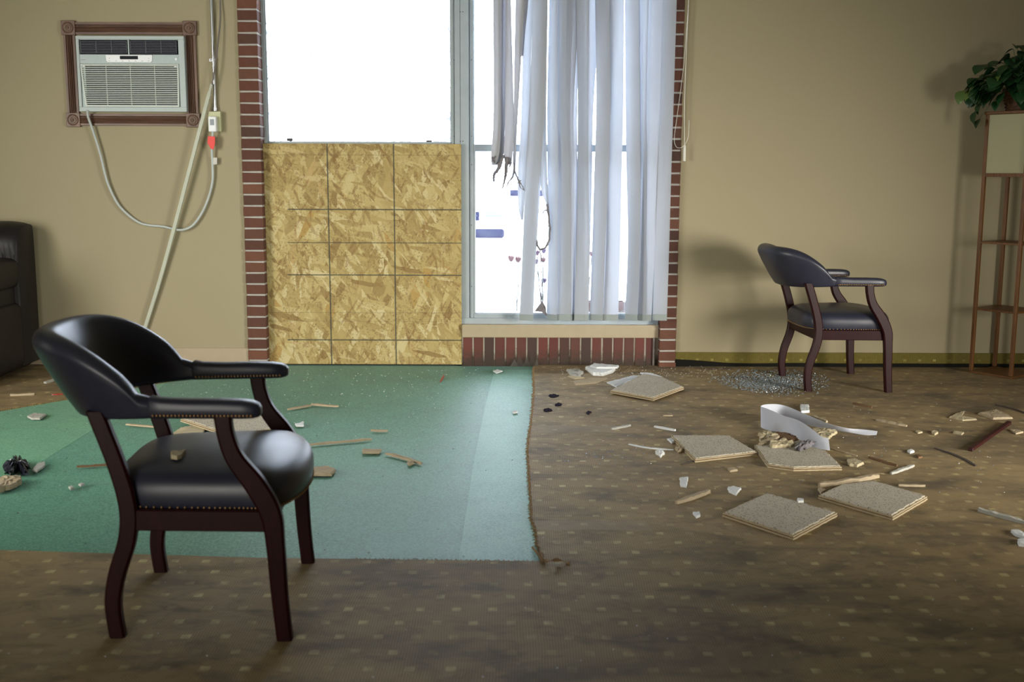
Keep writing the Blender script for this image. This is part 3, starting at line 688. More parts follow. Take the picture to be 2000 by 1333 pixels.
# power cord
cord = empty('power_cord', tuple(Wl(171, 222, -.03))); tag(cord, 'pale grey power cord looping from the air conditioner down and up to the outlet', 'cord')
def lp(o, m): m.v = [(x-o.location.x, y-o.location.y, z-o.location.z) for x, y, z in m.v]; return m
cps = [(171, 216), (172, 228), (178, 245), (188, 275), (197, 305), (204, 335), (212, 362), (228, 395), (246, 416), (270, 434), (290, 440), (320, 443), (345, 449), (362, 448), (378, 439), (395, 415), (408, 384), (415, 355), (415.5, 330), (414, 300), (414, 290), (415.5, 262), (416, 250)]
cy_ = [-.06, -.045, -.035, -.03, -.028, -.026, -.024, -.022, -.02, -.018, -.02, -.024, -.030, -.030, -.026, -.022, -.02, -.02, -.022, -.03, -.034, -.045, -.05]
cp = crom([Wl(x, y, k) for (x, y), k in zip(cps, cy_)], 6)
lp(cord, MB().tube(cp, .0075, 10)).build('cable', 'cord_gray', cord, smooth=True)
q = Wl(416, 243, -.062)
pg = MB().box(q.x-.026, q.x+.022, q.y-.012, q.y+.024, q.z-.045, q.z+.047)
lp(cord, pg).build('plug', 'panel_white', cord, bevel=.007, seg=2)
lp(cord, MB().box(q.x-.014, q.x+.010, q.y-.0135, q.y-.011, q.z-.006, q.z+.030)).build('plug_label', 'print_gray', cord, label='grey printed label on plug')
rp = [(406, 266), (420, 267), (420, 280), (417, 292), (412, 291), (405, 279)]
tg = MB().rings([[Wl(x, y, -.058) for x, y in rp], [Wl(x, y, -.040) for x, y in rp]])
lp(cord, tg).build('red_tape_flag', 'red_tape', cord, bevel=.001, label='red tape flag')
tp_ = [(416, 308), (424, 308), (424, 321), (416, 322)]
lp(cord, MB().rings([[Wl(x, y, -.030) for x, y in tp_], [Wl(x, y, -.0285) for x, y in tp_]])).build('paper_tag', 'tag_paper', cord)
# outlet box
q0, q1 = Wl(405.5, 218, -.045), Wl(431, 256.5, -.045)
bx = empty('outlet_box', (q0.x, 0, q1.z)); tag(bx, 'cream surface mounted electrical outlet box under the metal conduit', 'outlet')
w_, h_ = q1.x-q0.x, q0.z-q1.z
MB().box(0, w_, -.036, 0, 0, h_).build('housing', 'box_cream', bx, bevel=.003)
MB().box(-.001, w_+.001, -.041, -.036, -.002, h_+.001).build('cover_plate', 'box_cream', bx, bevel=.0015)
# conduit
ct, cb = Wl(415.3, 30, -.02), Wl(420.5, 217, -.02)
cdt = empty('metal_conduit', (cb.x, 0, cb.z)); tag(cdt, 'shiny round metal conduit running down the wall into the outlet box', 'conduit')
lp(cdt, MB().tube([(cb.x, -.018, cb.z), (cb.x, -.018, 2.45), (cb.x, -.018, ZC-.002)], .0095, 14)).build('pipe', 'conduit_steel', cdt, smooth=40)
lp(cdt, MB().lathe((cb.x, -.018, cb.z), [(.013, 0), (.013, .022), (.010, .024)], 14)).build('connector', 'conduit_steel', cdt, smooth=40)
q = Wl(417, 117, -.02); st_ = MB().box(q.x-.030, q.x-.008, -.004, -.001, q.z-.008, q.z+.008).tube([(q.x, -.018, q.z-.007), (q.x, -.018, q.z+.007)], .0115, 14)
cs = lp(cdt, st_).build('pipe_strap', 'conduit_steel', cdt); q = Wl(411.5, 117, -.005); lp(cdt, MB().sph((q.x, -.004, q.z), .0035, 8, 4)).build('screw', 'screw_black', cs)
# loose grey cable and cream raceway
lc = MB().tube(crom([Wl(432, -60, -.015), Wl(430, 0, -.018), Wl(430, 40, -.03), Wl(425, 90, -.045), Wl(420, 130, -.052), Wl(414, 166, -.050)], 6), .005, 8).build('loose_cable', 'cable_dark', smooth=True)
tag(lc, 'thin dark grey cable hanging loose across the metal conduit', 'cable')
p = crom([Wl(413.5, 164, -.048), Wl(400, 215, -.060), Wl(382, 285, -.055), Wl(360, 370, -.05), Wl(335, 465, -.04), Wl(310, 555, -.03), Wl(285, 635, -.025), Wl(268, 690, -.02), Wl(262, 709, -.02)], 6)
rg = []
for i, a in enumerate(p):
    d_ = (p[min(i+1, len(p)-1)]-p[max(i-1, 0)]).normalized(); sd = d_.cross(Vector((0, 1, 0))).normalized(); w_ = .0125 if i > 2 else .008
    rg.append([a+sd*w_+Vector((0, .006, 0)), a+sd*w_*.8-Vector((0, .006, 0)), a-sd*w_*.8-Vector((0, .006, 0)), a-sd*w_+Vector((0, .006, 0))])
rc = MB().rings(rg).build('cable_raceway', 'raceway_cream'); tag(rc, 'long cream plastic cable cover leaning diagonally down the left wall', 'cable cover')
# ------------------------------------------------------------ armchairs
def leg_mesh(pts, y, th, name='leg'):
    P = crom([(x, w, z) for x, w, z in pts], 5)          # middle item carries the width
    rg = []
    for i, q in enumerate(P):
        x, w, z = q; d_ = P[min(i+1, len(P)-1)]-P[max(i-1, 0)]; d2 = Vector((d_.x, 0, d_.z)).normalized(); nn = Vector((d2.z, 0, -d2.x))
        if i in (0, len(P)-1): nn = Vector((1, 0, 0))
        c_ = Vector((x, y, z)); e = .006; ring = []
        for sx_, sy_ in ((-1, -1), (1, -1), (1, 1), (-1, 1)):
            a = c_+nn*sx_*w/2+Vector((0, sy_*th/2, 0))
            py_, pn_ = a-Vector((0, sy_*e, 0)), a-nn*sx_*e
            ring += [py_, pn_] if sx_*sy_ > 0 else [pn_, py_]
        rg.append(ring)
    return MB().rings(rg)
def make_chair(loc, rz, label):
    root = empty('armchair', loc, rz); tag(root, label, 'chair', 'black leather armchairs with dark red wooden legs')
    FRONT = [(.232, .040, 0), (.222, .042, .12), (.215, .047, .26), (.205, .054, .345), (.168, .054, .42), (.120, .046, .49), (.100, .042, .55), (.094, .044, .600)]
    BACK = [(-.205, .040, 0), (-.213, .041, .09), (-.200, .043, .17), (-.168, .045, .27), (-.163, .046, .36), (-.188, .044, .47), (-.232, .044, .605)]
    for s in (-1, 1):
        leg_mesh(FRONT, s*.287, .034).build('leg', 'cherry_wood', root, smooth=35)
        leg_mesh(BACK, s*.238, .032).build('leg', 'cherry_wood', root, smooth=35)
        MB().obox((.20, s*.272, .318), (-.165, s*.236, .318), .024, .056).build('seat_rail', 'cherry_wood', root, bevel=.003)
    MB().obox((.198, -.272, .318), (.198, .272, .318), .024, .056).build('seat_rail', 'cherry_wood', root, bevel=.003)
    MB().obox((-.168, -.236, .318), (-.168, .236, .318), .024, .056).build('seat_rail', 'cherry_wood', root, bevel=.003)
    half = [(-.222, 0), (-.220, .11), (-.200, .185), (-.150, .228), (0, .248), (.11, .258), (.19, .262), (.235, .225), (.268, .13), (.280, 0)]
    out = crom([(x, y, 0) for x, y in half]+[(x, -y, 0) for x, y in reversed(half[1:-1])], 4, True)
    cen = Vector((.02, 0, 0)); rg = []
    for sc_, z in ((.955, .338), (.985, .343), (1.0, .356), (1.012, .375), (1.01, .395), (.99, .412), (.95, .426), (.88, .437), (.76, .446), (.6, .452), (.42, .456), (.2, .458), (.03, .459)):
        rg.append([Vector(((q-cen)*sc_+cen).to_tuple()[:2]+(z,)) for q in out])
    MB().rings(rg).build('seat', 'black_leather', root, smooth=50)
    # padded barrel back: a capsule section swept round the plan
    rg = []; NT_ = 64
    for i in range(NT_+1):
        t_ = -1+2*i/NT_; a = t_*math.pi/2; c_ = max(0, math.cos(a)); s_ = math.sin(a)
        e = abs(s_)**.8*(1 if s_ >= 0 else -1)
        u_ = c_**.85
        xb = -.082-.232*u_; yb = (.260-.012*u_)*e
        hf = 1-(1-min(1, u_*1.02))**2.25
        hf *= min(1, u_/.16+.05)
        lean = u_**.7
        hz = .642+.160*hf
        xt = xb-.085*lean; yt = yb*(1+.12*lean)
        Bp = Vector((xb, yb, .603-.012*u_)); T = Vector((xt, yt, hz))
        r0 = .020; r1 = .021+.014*c_**.5
        T = T-Vector((0, 0, r1))
        if T.z < Bp.z+.004: T.z = Bp.z+.004
        nrm = Vector((-c_-.02, s_*1.0, 0)).normalized(); ax = (T-Bp).normalized(); nrm = (nrm-ax*nrm.dot(ax)).normalized()
        ring = []
        for k in range(9): th = math.pi+math.pi*k/8; ring.append(Bp+nrm*math.cos(th)*r0+ax*math.sin(th)*r0*.7)
        for u in (.25, .5, .75): ring.append(Bp.lerp(T, u)+nrm*(r0+(r1-r0)*u+.004*c_))
        for k in range(9): th = math.pi*k/8; ring.append(T+nrm*math.cos(th)*r1+ax*math.sin(th)*r1)
        for u in (.75, .5, .25): ring.append(Bp.lerp(T, u)-nrm*(r0+(r1-r0)*u+.009*c_))
        rg.append(ring)
    MB().rings(rg).build('backrest', 'black_leather', root, smooth=50)
    for s in (-1, 1):
        rg = []
        for x, w, h0, h1 in ((-.092, .044, .592, .643), (-.085, .050, .590, .648), (-.06, .052, .590, .643), (0, .054, .590, .640), (.08, .058, .590, .640), (.14, .062, .590, .638), (.168, .058, .591, .634), (.182, .046, .594, .628), (.188, .030, .598, .620)):
            y = s*(.262+.016*(x+.09)/.28); zc = (h0+h1)/2; ring = []
            for k in range(16):
                a = 2*math.pi*k/16; cc_, ss = math.cos(a), math.sin(a)
                ring.append((x, y+w/2*(abs(cc_)**.6)*(1 if cc_ > 0 else -1), zc+(h1-h0)/2*(abs(ss)**.6)*(1 if ss > 0 else -1)))
            rg.append(ring)
        arm = MB().rings(rg).build('armrest', 'black_leather', root, smooth=50)
        nm = MB()
        for sd in (-1, 1):
            for k in range(27):
                x = -.078+k*.0094; w = .0265+.0035*max(0, (x+.06)/.2); y = s*(.262+.016*(x+.09)/.28)+sd*w
                nm.sph((x, y, .6015), .0040, 6, 4)
        for k in range(5): nm.sph((.182-.006*abs(k-2), s*.2775+(k-2)*.010, .603), .0036, 6, 4)
        nm.build('nail_trim', 'brass_nail', arm, smooth=True, kind='stuff')
    nm = MB()
    for i in range(len(out)):
        q, q2 = out[i], out[(i+1) % len(out)]
        for u in ((0, .5) if (q2-q).length > .014 else (0,)):
            r_ = (q.lerp(q2, u)-cen)*1.0+cen; nm.sph((r_.x, r_.y, .349), .0038, 6, 4)
    nm.build('nail_trim', 'brass_nail', root, smooth=True, kind='stuff')
    return root
ch1 = make_chair((-.842, -3.835, .002), R(4.5), 'large black leather armchair in the foreground, half on the green floor')
def copy_tree(o, parent=None):
    c_ = o.copy(); COL.objects.link(c_); c_.parent = parent
    for k in list(o.children): copy_tree(k, c_)
    return c_
ch2 = copy_tree(ch1); ch2.location = (1.845, -.535, .0035); ch2.rotation_euler = (0, 0, R(3.5))
ch2['label'] = 'black leather armchair standing by the right wall, beside the shattered glass'
CARPET_Z = 0.0
# ------------------------------------------------------------ recliner at the left edge
rcx0, rcx1 = -3.90, -2.925
rec = empty('recliner', ((rcx0+rcx1)/2, -.5, 0)); tag(rec, 'black leather recliner cut off by the left edge, against the wall', 'armchair')
def puffy(cx, cy, cz, sx_, sy_, sz_, pw=.35, n=28, m=16, wr=0.0, seed=0, lean=0):
    rg = []
    for i in range(m+1):
        p = -math.pi/2+math.pi*i/m*.998+.001; sp = math.sin(p); cp_ = math.cos(p); ring = []
        for k in range(n):
            a = 2*math.pi*k/n; f = lambda v: abs(v)**pw*(1 if v > 0 else -1)
            x, y, z = f(cp_)*f(math.cos(a))*sx_, f(cp_)*f(math.sin(a))*sy_, f(sp)*sz_
            w = wr*noise.noise(Vector((x*9+seed, y*9, z*3)))
            ring.append((cx+x*(1+w), cy+y*(1+w)+lean*z, cz+z))
        rg.append(ring)
    return MB().rings(rg)
def rl(m): m.v = [(x-rec.location.x, y-rec.location.y, z) for x, y, z in m.v]; return m
rl(puffy((rcx0+rcx1)/2, -.53, .23, (rcx1-rcx0)/2, .43, .21, .16)).build('base', 'sofa_leather', rec, smooth=True)
bk = MB()
# back: profile in y,z swept in x, with pleats fanning out of the armrest junction
rg = []; NX = 110
for i in range(NX+1):
    u = i/NX; x = rcx0+.0+(rcx1-rcx0)*u; e = min(u, 1-u); rd = min(1, (e/.10))**.45 if e < .10 else 1
    ring = []
    prof = [(-.055, .05), (-.050, .55), (-.055, .86), (-.085, .89), (-.14, .905), (-.22, .895), (-.29, .85), (-.325, .78), (-.325, .68), (-.345, .60), (-.33, .50), (-.33, .05)]
    PP = crom([(0, a, b_) for a, b_ in prof], 4)
    for j, q in enumerate(PP):
        cy, cz = -.19, .45; y = cy+(q.y-cy)*(.80+.20*rd); z = cz+(q.z-cz)*(.955+.045*rd) if q.z > .45 else q.z
        if q.y < -.25 and .56 < z < .84: y += .016*(abs(math.sin(u*95+(z-.6)*9*(u-.8)*6))**.5-.6)*max(0, 1-abs(z-.66)/.13)
        ring.append((x, y, z))
    rg.append(ring)
bk.rings(rg); rl(bk).build('backrest', 'sofa_leather', rec, smooth=60)
for s, x in ((0, rcx1-.135), (1, rcx0+.135)):
    rl(MB().box(x-.105, x+.105, -.92, -.10, .05, .56)).build('arm_panel', 'sofa_leather', rec, bevel=.03, seg=3)
    rl(puffy(x, -.56, .605, .135, .40, .095, .45, wr=.10, seed=s*3)).build('armrest', 'sofa_leather', rec, smooth=True)
rl(puffy((rcx0+rcx1)/2, -.60, .44, .27, .32, .09, .35, wr=.04)).build('seat_cushion', 'sofa_leather', rec, smooth=True)
# ------------------------------------------------------------ shelf lamp with plant
Lc, Fc = G(1887, 727, .0), G(1964, 743, 0)
e1 = (Fc-Lc); e1.z = 0; sl = e1.length; e2 = Vector((-e1.y, e1.x, 0)).normalized()*sl
e1 = Vector((.162, -.225, 0)); e2 = Vector((.225, .162, 0)); sl = e1.length; cen = Lc+(e1+e2)/2; ang = math.atan2(e1.y, e1.x)
# side length and rotation from the footprint seen in the photograph
cen.y = min(cen.y, -.02-(abs(e1.x)+abs(e1.y))/2)
cen.z = .004; sh = empty('shelf_lamp', tuple(cen), ang); tag(sh, 'tall square wooden tower shelf lamp with cream paper shade by the right wall', 'lamp')
h = sl/2; LW = .020
def zat(py, px=1920): return Wl(px, py, Lc.y).z
ztop, zsh, z2, z1 = zat(222, 1929), zat(345, 1926), zat(474, 1912), zat(603, 1900)
for a in (-1, 1):
    for c_ in (-1, 1):
        x, y = a*(h-LW/2), c_*(h-LW/2)
        MB().box(x-LW/2, x+LW/2, y-LW/2, y+LW/2, .014, ztop-.012).build('post', 'shelf_wood', sh, bevel=.0012)
for z in (.006, z1, z2, zsh): MB().box(-h+.002, h-.002, -h+.002, h-.002, z-.006, z+.006).build('shelf', 'shelf_wood', sh, bevel=.001)
MB().box(-h-.006, h+.006, -h-.006, h+.006, ztop-.012, ztop+.004).build('top_board', 'shelf_wood', sh, bevel=.002)
for k in range(4):
    s_, c_ = math.sin(k*math.pi/2), math.cos(k*math.pi/2); m_ = MB().box(-h+LW, h-LW, h-LW/2-.002, h-LW/2+.002, zsh+.010, ztop-.014)
    m_.v = [(x*c_-y*s_, x*s_+y*c_, z) for x, y, z in m_.v]; m_.build('paper_shade', 'shade_paper', sh)
    m_ = MB().box(-h+LW, h-LW, h-LW, h-.002, zsh+.006, zsh+.016); m_.v = [(x*c_-y*s_, x*s_+y*c_, z) for x, y, z in m_.v]; m_.build('shade_rail', 'shelf_wood', sh)
PZ = ztop+.004
pl = empty('potted_plant', (cen.x, cen.y, PZ)); tag(pl, 'green leafy trailing plant in a wicker basket on top of the shelf lamp', 'plant')
MB().lathe((0, 0, 0), [(.001, .0), (.075, .0), (.088, .04), (.105, .10), (.112, .13), (.108, .138), (.095, .13), (.001, .12)], 28).build('basket', 'wicker', pl, smooth=40)
bands = MB()
for k in range(6):
    z = .012+k*.02; r_ = .078+.03*z/.13+.002
    bands.tube([(r_*math.cos(a)+0, r_*math.sin(a), z+.003*math.sin(a*12+k*3.14)) for a in [2*math.pi*j/48 for j in range(49)]], .005, 6, cap=False)
bands.build('woven_band', 'wicker', pl, smooth=True)
def leaf_mesh():
    prof = [(0, 0), (.12, .30), (.3, .44), (.5, .43), (.7, .32), (.86, .17), (1, 0)]; vs_ = []; fs = []
    for i, (u, w) in enumerate(prof):
        zc = -.22*u*u
        for s in (-1, -.5, 0, .5, 1): vs_.append((u, s*w, zc+abs(s)*w*.28-.05*(s*s)))
    for i in range(len(prof)-1):
        for j in range(4): fs.append((i*5+j, i*5+j+1, (i+1)*5+j+1, (i+1)*5+j))
    m = MB().add(vs_, fs); me = m.mesh('leaf', 'leaf_green', smooth=True); return me
lm = leaf_mesh()
rnd = random.Random(11); stems = MB()
ext = empty('stem_helper_unused'); bpy.data.objects.remove(ext)
def to_pl(px, py, Y): return Wl(px, py, Y)-pl.location
tips = [(1872, 182, .0, .085), (1887, 170, .02, .08), (1900, 158, -.02, .09), (1893, 190, -.04, .075), (1908, 178, -.06, .09), (1920, 190, -.02, .08), (1905, 205, .0, .07), (1897, 222, .01, .075), (1905, 236, .0, .06),
        (1912, 132, .0, .10), (1925, 140, -.03, .095), (1938, 128, .02, .10), (1955, 118, .0, .11), (1948, 148, -.05, .09), (1965, 140, -.07, .10), (1968, 100, .03, .06), (1985, 92, .0, .06), (1996, 105, -.03, .07),
        (1985, 120, -.05, .10), (1978, 158, -.08, .10), (1992, 178, -.12, .11), (1945, 172, -.05, .08), (1930, 165, -.03, .08), (1940, 200, -.03, .06), (2003, 140, -.08, .10), (2000, 200, -.14, .07), (1918, 155, .03, .09), (1960, 160, -.02, .09), (1935, 182, .02, .07)]
tips += [(x, y, rnd.uniform(-.12, .06), rnd.uniform(.06, .10)) for x, y in [(lambda u, v: (1888+u*115, 190-v*(25+u*72)))(rnd.random(), rnd.random()) for _ in range(60)]]
allp = [(to_pl(x, y, cen.y+dy), s_) for x, y, dy, s_ in tips]
for k in range(95):
    a = rnd.uniform(-2.2, 2.2); r_ = rnd.uniform(.04, .22); allp.append((Vector((r_*math.cos(a)*1.2, -abs(r_*math.sin(a))*.6+rnd.uniform(-.1, .08), .10+rnd.uniform(0, .27)*(1-r_/.35))), rnd.uniform(.06, .10)))
for p, s_ in allp:
    if cen.y+p.y > -.03: p.y = -.03-cen.y
    o = bpy.data.objects.new('leaf', lm); COL.objects.link(o); o.parent = pl; o.location = p
    out_ = Vector((p.x, p.y-.05, 0)); a = math.atan2(out_.y, out_.x)+rnd.uniform(-.7, .7)
    if p.z < .12: tilt = rnd.uniform(.6, 1.2)
    else: tilt = rnd.uniform(.1, .8)
    o.scale = (s_*1.02, s_*1.02, s_*1.02); o.rotation_euler = (rnd.uniform(-.5, .5), tilt, a)
    d_ = Vector((math.cos(a), math.sin(a), -.4))*s_*.5; o.location = p-d_
    m_ = (p*.5)+Vector((0, 0, .12)); stems.tube(crom([(0, 0, .12), m_, p-d_], 4), .0016, 5)
stems.build('stem', 'leaf_stem', pl, kind='stuff')
# ------------------------------------------------------------ brown carpet
def jagged(p0, p1, n, amp, rs):
    out_ = []
    for i in range(n):
        q = p0.lerp(p1, i/n); d_ = (p1-p0).normalized(); s_ = Vector((-d_.y, d_.x, 0)); out_.append(q+s_*(rs.uniform(-amp, amp)))
    return out_
rs = random.Random(5); CT = .0035
Pq = [G(1042, 719), G(1043, 760), G(1040, 800), G(1034, 850), G(1030, 885), G(1033, 930), G(1036, 975), G(1037, 1015), G(1045, 1040), G(1050, 1070), G(1060, 1099)]
torn = []
for a, b_ in zip(Pq, Pq[1:]): torn += jagged(a, b_, max(4, int((b_-a).length/.009)), .0042, rs)
low = jagged(G(1060, 1099), G(500, 1092), 60, .0012, rs)+jagged(G(500, 1092), G(0, 1077), 40, .0012, rs)+[G(0, 1077), G(-420, 1062)]
poly = torn+low+[Vector((XL, -3.3, 0)), Vector((XL, YBK, 0)), Vector((XR, YBK, 0)), Vector((XR, -.004, 0)), Vector((BX1, -.004, 0)), Vector((BX1, -.024, 0)), Vector((BX1-.103, -.024, 0)), Vector((BX1-.103, .03, 0)), Vector((G(1042, 719).x, .03, 0))]
def flat(poly, z0, z1):
    bm = bmesh.new(); vs_ = [bm.verts.new((p.x, p.y, z1)) for p in poly]; f = bm.faces.new(vs_)
    if f.normal.z < 0: f.normal_flip()
    r_ = bmesh.ops.extrude_face_region(bm, geom=[f]); 
    for v in [g_ for g_ in r_['geom'] if isinstance(g_, bmesh.types.BMVert)]: v.co.z = z0
    bmesh.ops.triangulate(bm, faces=bm.faces); bmesh.ops.recalc_face_normals(bm, faces=bm.faces); return bm
def from_bm(bm, name, mat, parent=None):
    me = bpy.data.meshes.new(name); bm.to_mesh(me); bm.free(); me.materials.append(MATS[mat]); o = bpy.data.objects.new(name, me); COL.objects.link(o)
    if parent: o.parent = parent
    return o
cp_ = from_bm(flat(poly, -.004, CT), 'carpet', 'brown_carpet'); tag(cp_, 'stained brown patterned carpet with a torn edge, covering the front and right of the floor', 'carpet')
fr_ = MB()
for a in torn+low[:40]:
    for k in range(2):
        d_ = Vector((-rs.uniform(.2, 1), rs.uniform(-1, 1), 0)).normalized() if a in torn else Vector((rs.uniform(-1, 1), 1, 0)).normalized()
        if a not in torn and k: continue
        L_ = rs.uniform(.004, .014); q = Vector((a.x, a.y, CT)); fr_.tube([q-d_*.004, q+d_*L_*.5+Vector((0, 0, .002)), q+d_*L_+Vector((0, 0, -.001))], [.0012, .001, .0006], 4)
fr_.build('frayed_thread', 'carpet_fray', cp_, kind='stuff')
tf = MB(); q = G(1068, 1093, .01)
tf.tube(crom([G(1056, 1080, .008), G(1062, 1093, .022), G(1072, 1096, .026), G(1090, 1094, .018), G(1112, 1101, .006)], 5), [.004+.003*math.sin(i) for i in range(21)], 6)
tf.tube(crom([G(1040, 1070, .005), G(1050, 1082, .014), G(1060, 1098, .012)], 5), .004, 6)
tf.build('curled_edge', 'carpet_fray', cp_, smooth=True)
p0, p1 = G(0, 803), G(392, 735); d_ = (p1-p0).normalized()
poly = jagged(p0-d_*1.6, p0, 20, .003, rs)+jagged(p0, p1, 90, .003, rs)+[p1, p1+d_*.25, Vector((-1.60, -.02, 0)), Vector((BX0, -.02, 0)), Vector((BX0, -.012, 0)), Vector((XL, -.012, 0)), Vector((XL, (p0-d_*1.6).y, 0))]
o = from_bm(flat(poly, -.004, CT), 'carpet', 'brown_carpet'); tag(o, 'brown carpet remnant beneath the recliner, cut diagonally against the green floor', 'carpet')
# ------------------------------------------------------------ debris
rd = random.Random(21)
def jpoly(pts, jag, step=.012):
    out_ = []
    for i in range(len(pts)):
        a, b_ = pts[i], pts[(i+1) % len(pts)]; n = max(1, min(26, int((b_-a).length/step)))
        for k in range(n):
            q = a.lerp(b_, k/n); dd = (b_-a).normalized(); s_ = Vector((-dd.y, dd.x, 0)); amp = jag if k else jag*.3; out_.append(q+s_*rd.uniform(-amp, amp))
    return out_
def zfl(p): return CT if (p.x > -1.7 and False) else CT
def chip(name, pxs, mat, th, label, cat, group, jag=.0018, z=None, tilt=0, bumpy=.0012):
    z0 = CT if z is None else z
    pts = [G(x, y, z0+th*.8) for x, y in pxs]; c_ = sum(pts, Vector())/len(pts)
    poly = jpoly(pts, jag); root_loc = Vector((c_.x, c_.y, z0))
    n = len(poly); m = MB(); r0 = [Vector((p.x-c_.x, p.y-c_.y, 0)) for p in poly]
    r1 = [v*rd.uniform(.96, 1.02)+Vector((0, 0, th*.55)) for v in r0]; r2 = [v*rd.uniform(.90, .975)+Vector((0, 0, th+rd.uniform(-bumpy, bumpy))) for v in r0]
    r3 = [v*.45+Vector((0, 0, th*1.05+rd.uniform(-bumpy, bumpy))) for v in r0]
    m.rings([r0, r1, r2, r3])
    o = m.build(name, mat, loc=tuple(root_loc)); o.rotation_euler = (rd.uniform(-tilt, tilt), rd.uniform(-tilt, tilt), 0)
    tag(o, label, cat, group); return o
def stick(name, a, b_, w, th, mat, label, cat='splinter', group=None, z=None, bend=0):
    """a strip between two pixels, w metres wide"""
    z0 = CT if z is None else z
    p, q = G(*a, z0+th/2), G(*b_, z0+th/2); d_ = (q-p).normalized(); s_ = Vector((-d_.y, d_.x, 0)); L_ = (q-p).length; n = max(4, int(L_/.018)); rg = []
    c_ = (p+q)/2
    for i in range(n+1):
        u = i/n; m_ = p.lerp(q, u)+s_*bend*math.sin(u*math.pi)-c_; k = (.55+.45*min(1, u*6))*(.5+.5*min(1, (1-u)*5)); ww = w*k*rd.uniform(.8, 1.15)/2; t2 = th*rd.uniform(.8, 1.15)
        m_.z = 0; rg.append([m_+s_*ww, m_+s_*ww*.8+Vector((0, 0, t2)), m_-s_*ww*.7+Vector((0, 0, t2*rd.uniform(.8, 1.1))), m_-s_*ww])
    o = MB().rings(rg).build(name, mat, loc=(c_.x, c_.y, z0)); tag(o, label, cat, group); return o
def tile(pxs, label, th=.018, z=None, cut=None, rot=0, lip=True):
    z0 = CT if z is None else z
    P = [G(x, y, z0+th) for x, y in pxs]; c_ = sum(P, Vector())/len(P); c_.z = 0
    root = empty('ceiling_tile', (c_.x, c_.y, z0)); tag(root, label, 'tile', 'fallen pinhole ceiling tiles')
    loc = [Vector((p.x-c_.x, p.y-c_.y, 0)) for p in P]
    a = jpoly(loc, .0012); b_ = jpoly([v*.955 for v in loc], .0035)
    MB().rings([[v for v in a], [v+Vector((0, 0, .006)) for v in a]]).build('backing', 'tile_core', root)
    n = [v*.972 for v in a]
    MB().rings([[v+Vector((0, 0, .006)) for v in n], [v+Vector((0, 0, .0095)) for v in n]]).build('groove_layer', 'chip_brown', root)
    n2 = jpoly([v*.995 for v in loc], .0016)
    MB().rings([[v+Vector((0, 0, .0095)) for v in n2], [v+Vector((0, 0, .014)) for v in n2]]).build('middle_layer', 'tile_core', root)
    f2 = [v*rd.uniform(.985, .995) for v in b_]
    MB().rings([[v+Vector((0, 0, .014)) for v in b_], [v+Vector((0, 0, th)) for v in f2]]).build('face', 'tile_face', root)
    return root
TG = 'fallen pinhole ceiling tiles'
tile([(1411, 1000), (1498, 962), (1636, 1000), (1550, 1046)], 'square pinhole ceiling tile lying whole, nearest the camera of all the fallen tiles')
tile([(1598, 966), (1641, 946), (1706, 938), (1812, 968), (1744, 1008)], 'pinhole ceiling tile with a snapped far corner, next to a long splinter')
tile([(1311, 850), (1425, 850), (1479, 882), (1358, 896)], 'pinhole ceiling tile left of the curled blind vane')
tile([(1473, 868), (1580, 858), (1612, 878), (1645, 911), (1550, 913), (1500, 906)], 'ragged edged pinhole tile under the end of the curled blind vane', z=CT+.001)
tile([(1192, 762), (1257, 729), (1292, 735), (1336, 755), (1276, 777)], 'pinhole ceiling tile lying on white sheet fragments by the brick pier', z=CT+.008)
tile([(352, 817), (420, 808), (486, 803), (512, 807), (530, 816), (541, 836), (470, 846), (424, 840)], 'broken pinhole ceiling tile seen behind the foreground armchair seat', z=CT+.006)
T_ = 'ceiling debris pieces'
Cc = 'debris'
def C_(n, p, m, th, lab, **k): return chip(n, p, m, th, lab, Cc, T_, **k)
C_('tile_fragment', [(1185, 747), (1240, 733), (1262, 735), (1204, 756)], 'tile_white', .006, 'white sheet fragment poking out left of the tile by the brick pier')
C_('tile_fragment', [(1250, 728), (1268, 728), (1294, 736), (1280, 742)], 'tile_white', .006, 'white sheet fragment poking out behind the tile by the brick pier')
C_('tile_fragment', [(1143, 717), (1160, 713), (1202, 719), (1197, 724), (1178, 730), (1158, 729)], 'tile_white', .020, 'thick white tile fragment near the brick sill, beneath a thinner one')
C_('tile_fragment', [(1152, 715), (1160, 710), (1209, 714), (1206, 718), (1165, 718)], 'tile_white', .010, 'thin white tile fragment resting on top of a thicker one near the brick sill', z=CT+.0215)
C_('tile_fragment', [(1106, 722), (1128, 720), (1140, 727), (1130, 735), (1116, 733)], 'chip_gray', .010, 'crumbly grey fragment left of the white fragments near the brick sill', jag=.006, bumpy=.004)
C_('tile_fragment', [(1120, 744), (1150, 739), (1187, 739), (1164, 748), (1124, 751)], 'chip_tan', .006, 'flat tan sheet fragment just left of the tile by the brick pier')
C_('foam_scrap', [(1108, 735), (1122, 734), (1142, 738), (1122, 740)], 'foam_yellow', .006, 'yellowish foam scrap on the carpet near the brick sill', jag=.004)
stick('splinter', (1194, 838), (1231, 831), .022, .008, 'chip_gray', 'short grey sliver left of the tile beside the curled vane', Cc, T_)
stick('splinter', (1278, 833), (1319, 841), .020, .008, 'tile_white', 'short pale sliver above the left corner of the tile beside the curled vane', Cc, T_)
stick('splinter', (1295, 812), (1314, 812), .014, .005, 'chip_tan', 'small tan sliver between the brick pier tile and the curled vane', Cc, T_)
C_('tile_fragment', [(1303, 857), (1312, 856), (1318, 863), (1312, 865)], 'tile_white', .008, 'small white chip touching the left side of the tile beside the curled vane')
C_('tile_fragment', [(1318, 874), (1330, 872), (1335, 878), (1325, 882)], 'chip_tan', .012, 'lumpy tan chip at the left edge of the tile beside the curled vane', jag=.004, bumpy=.003)
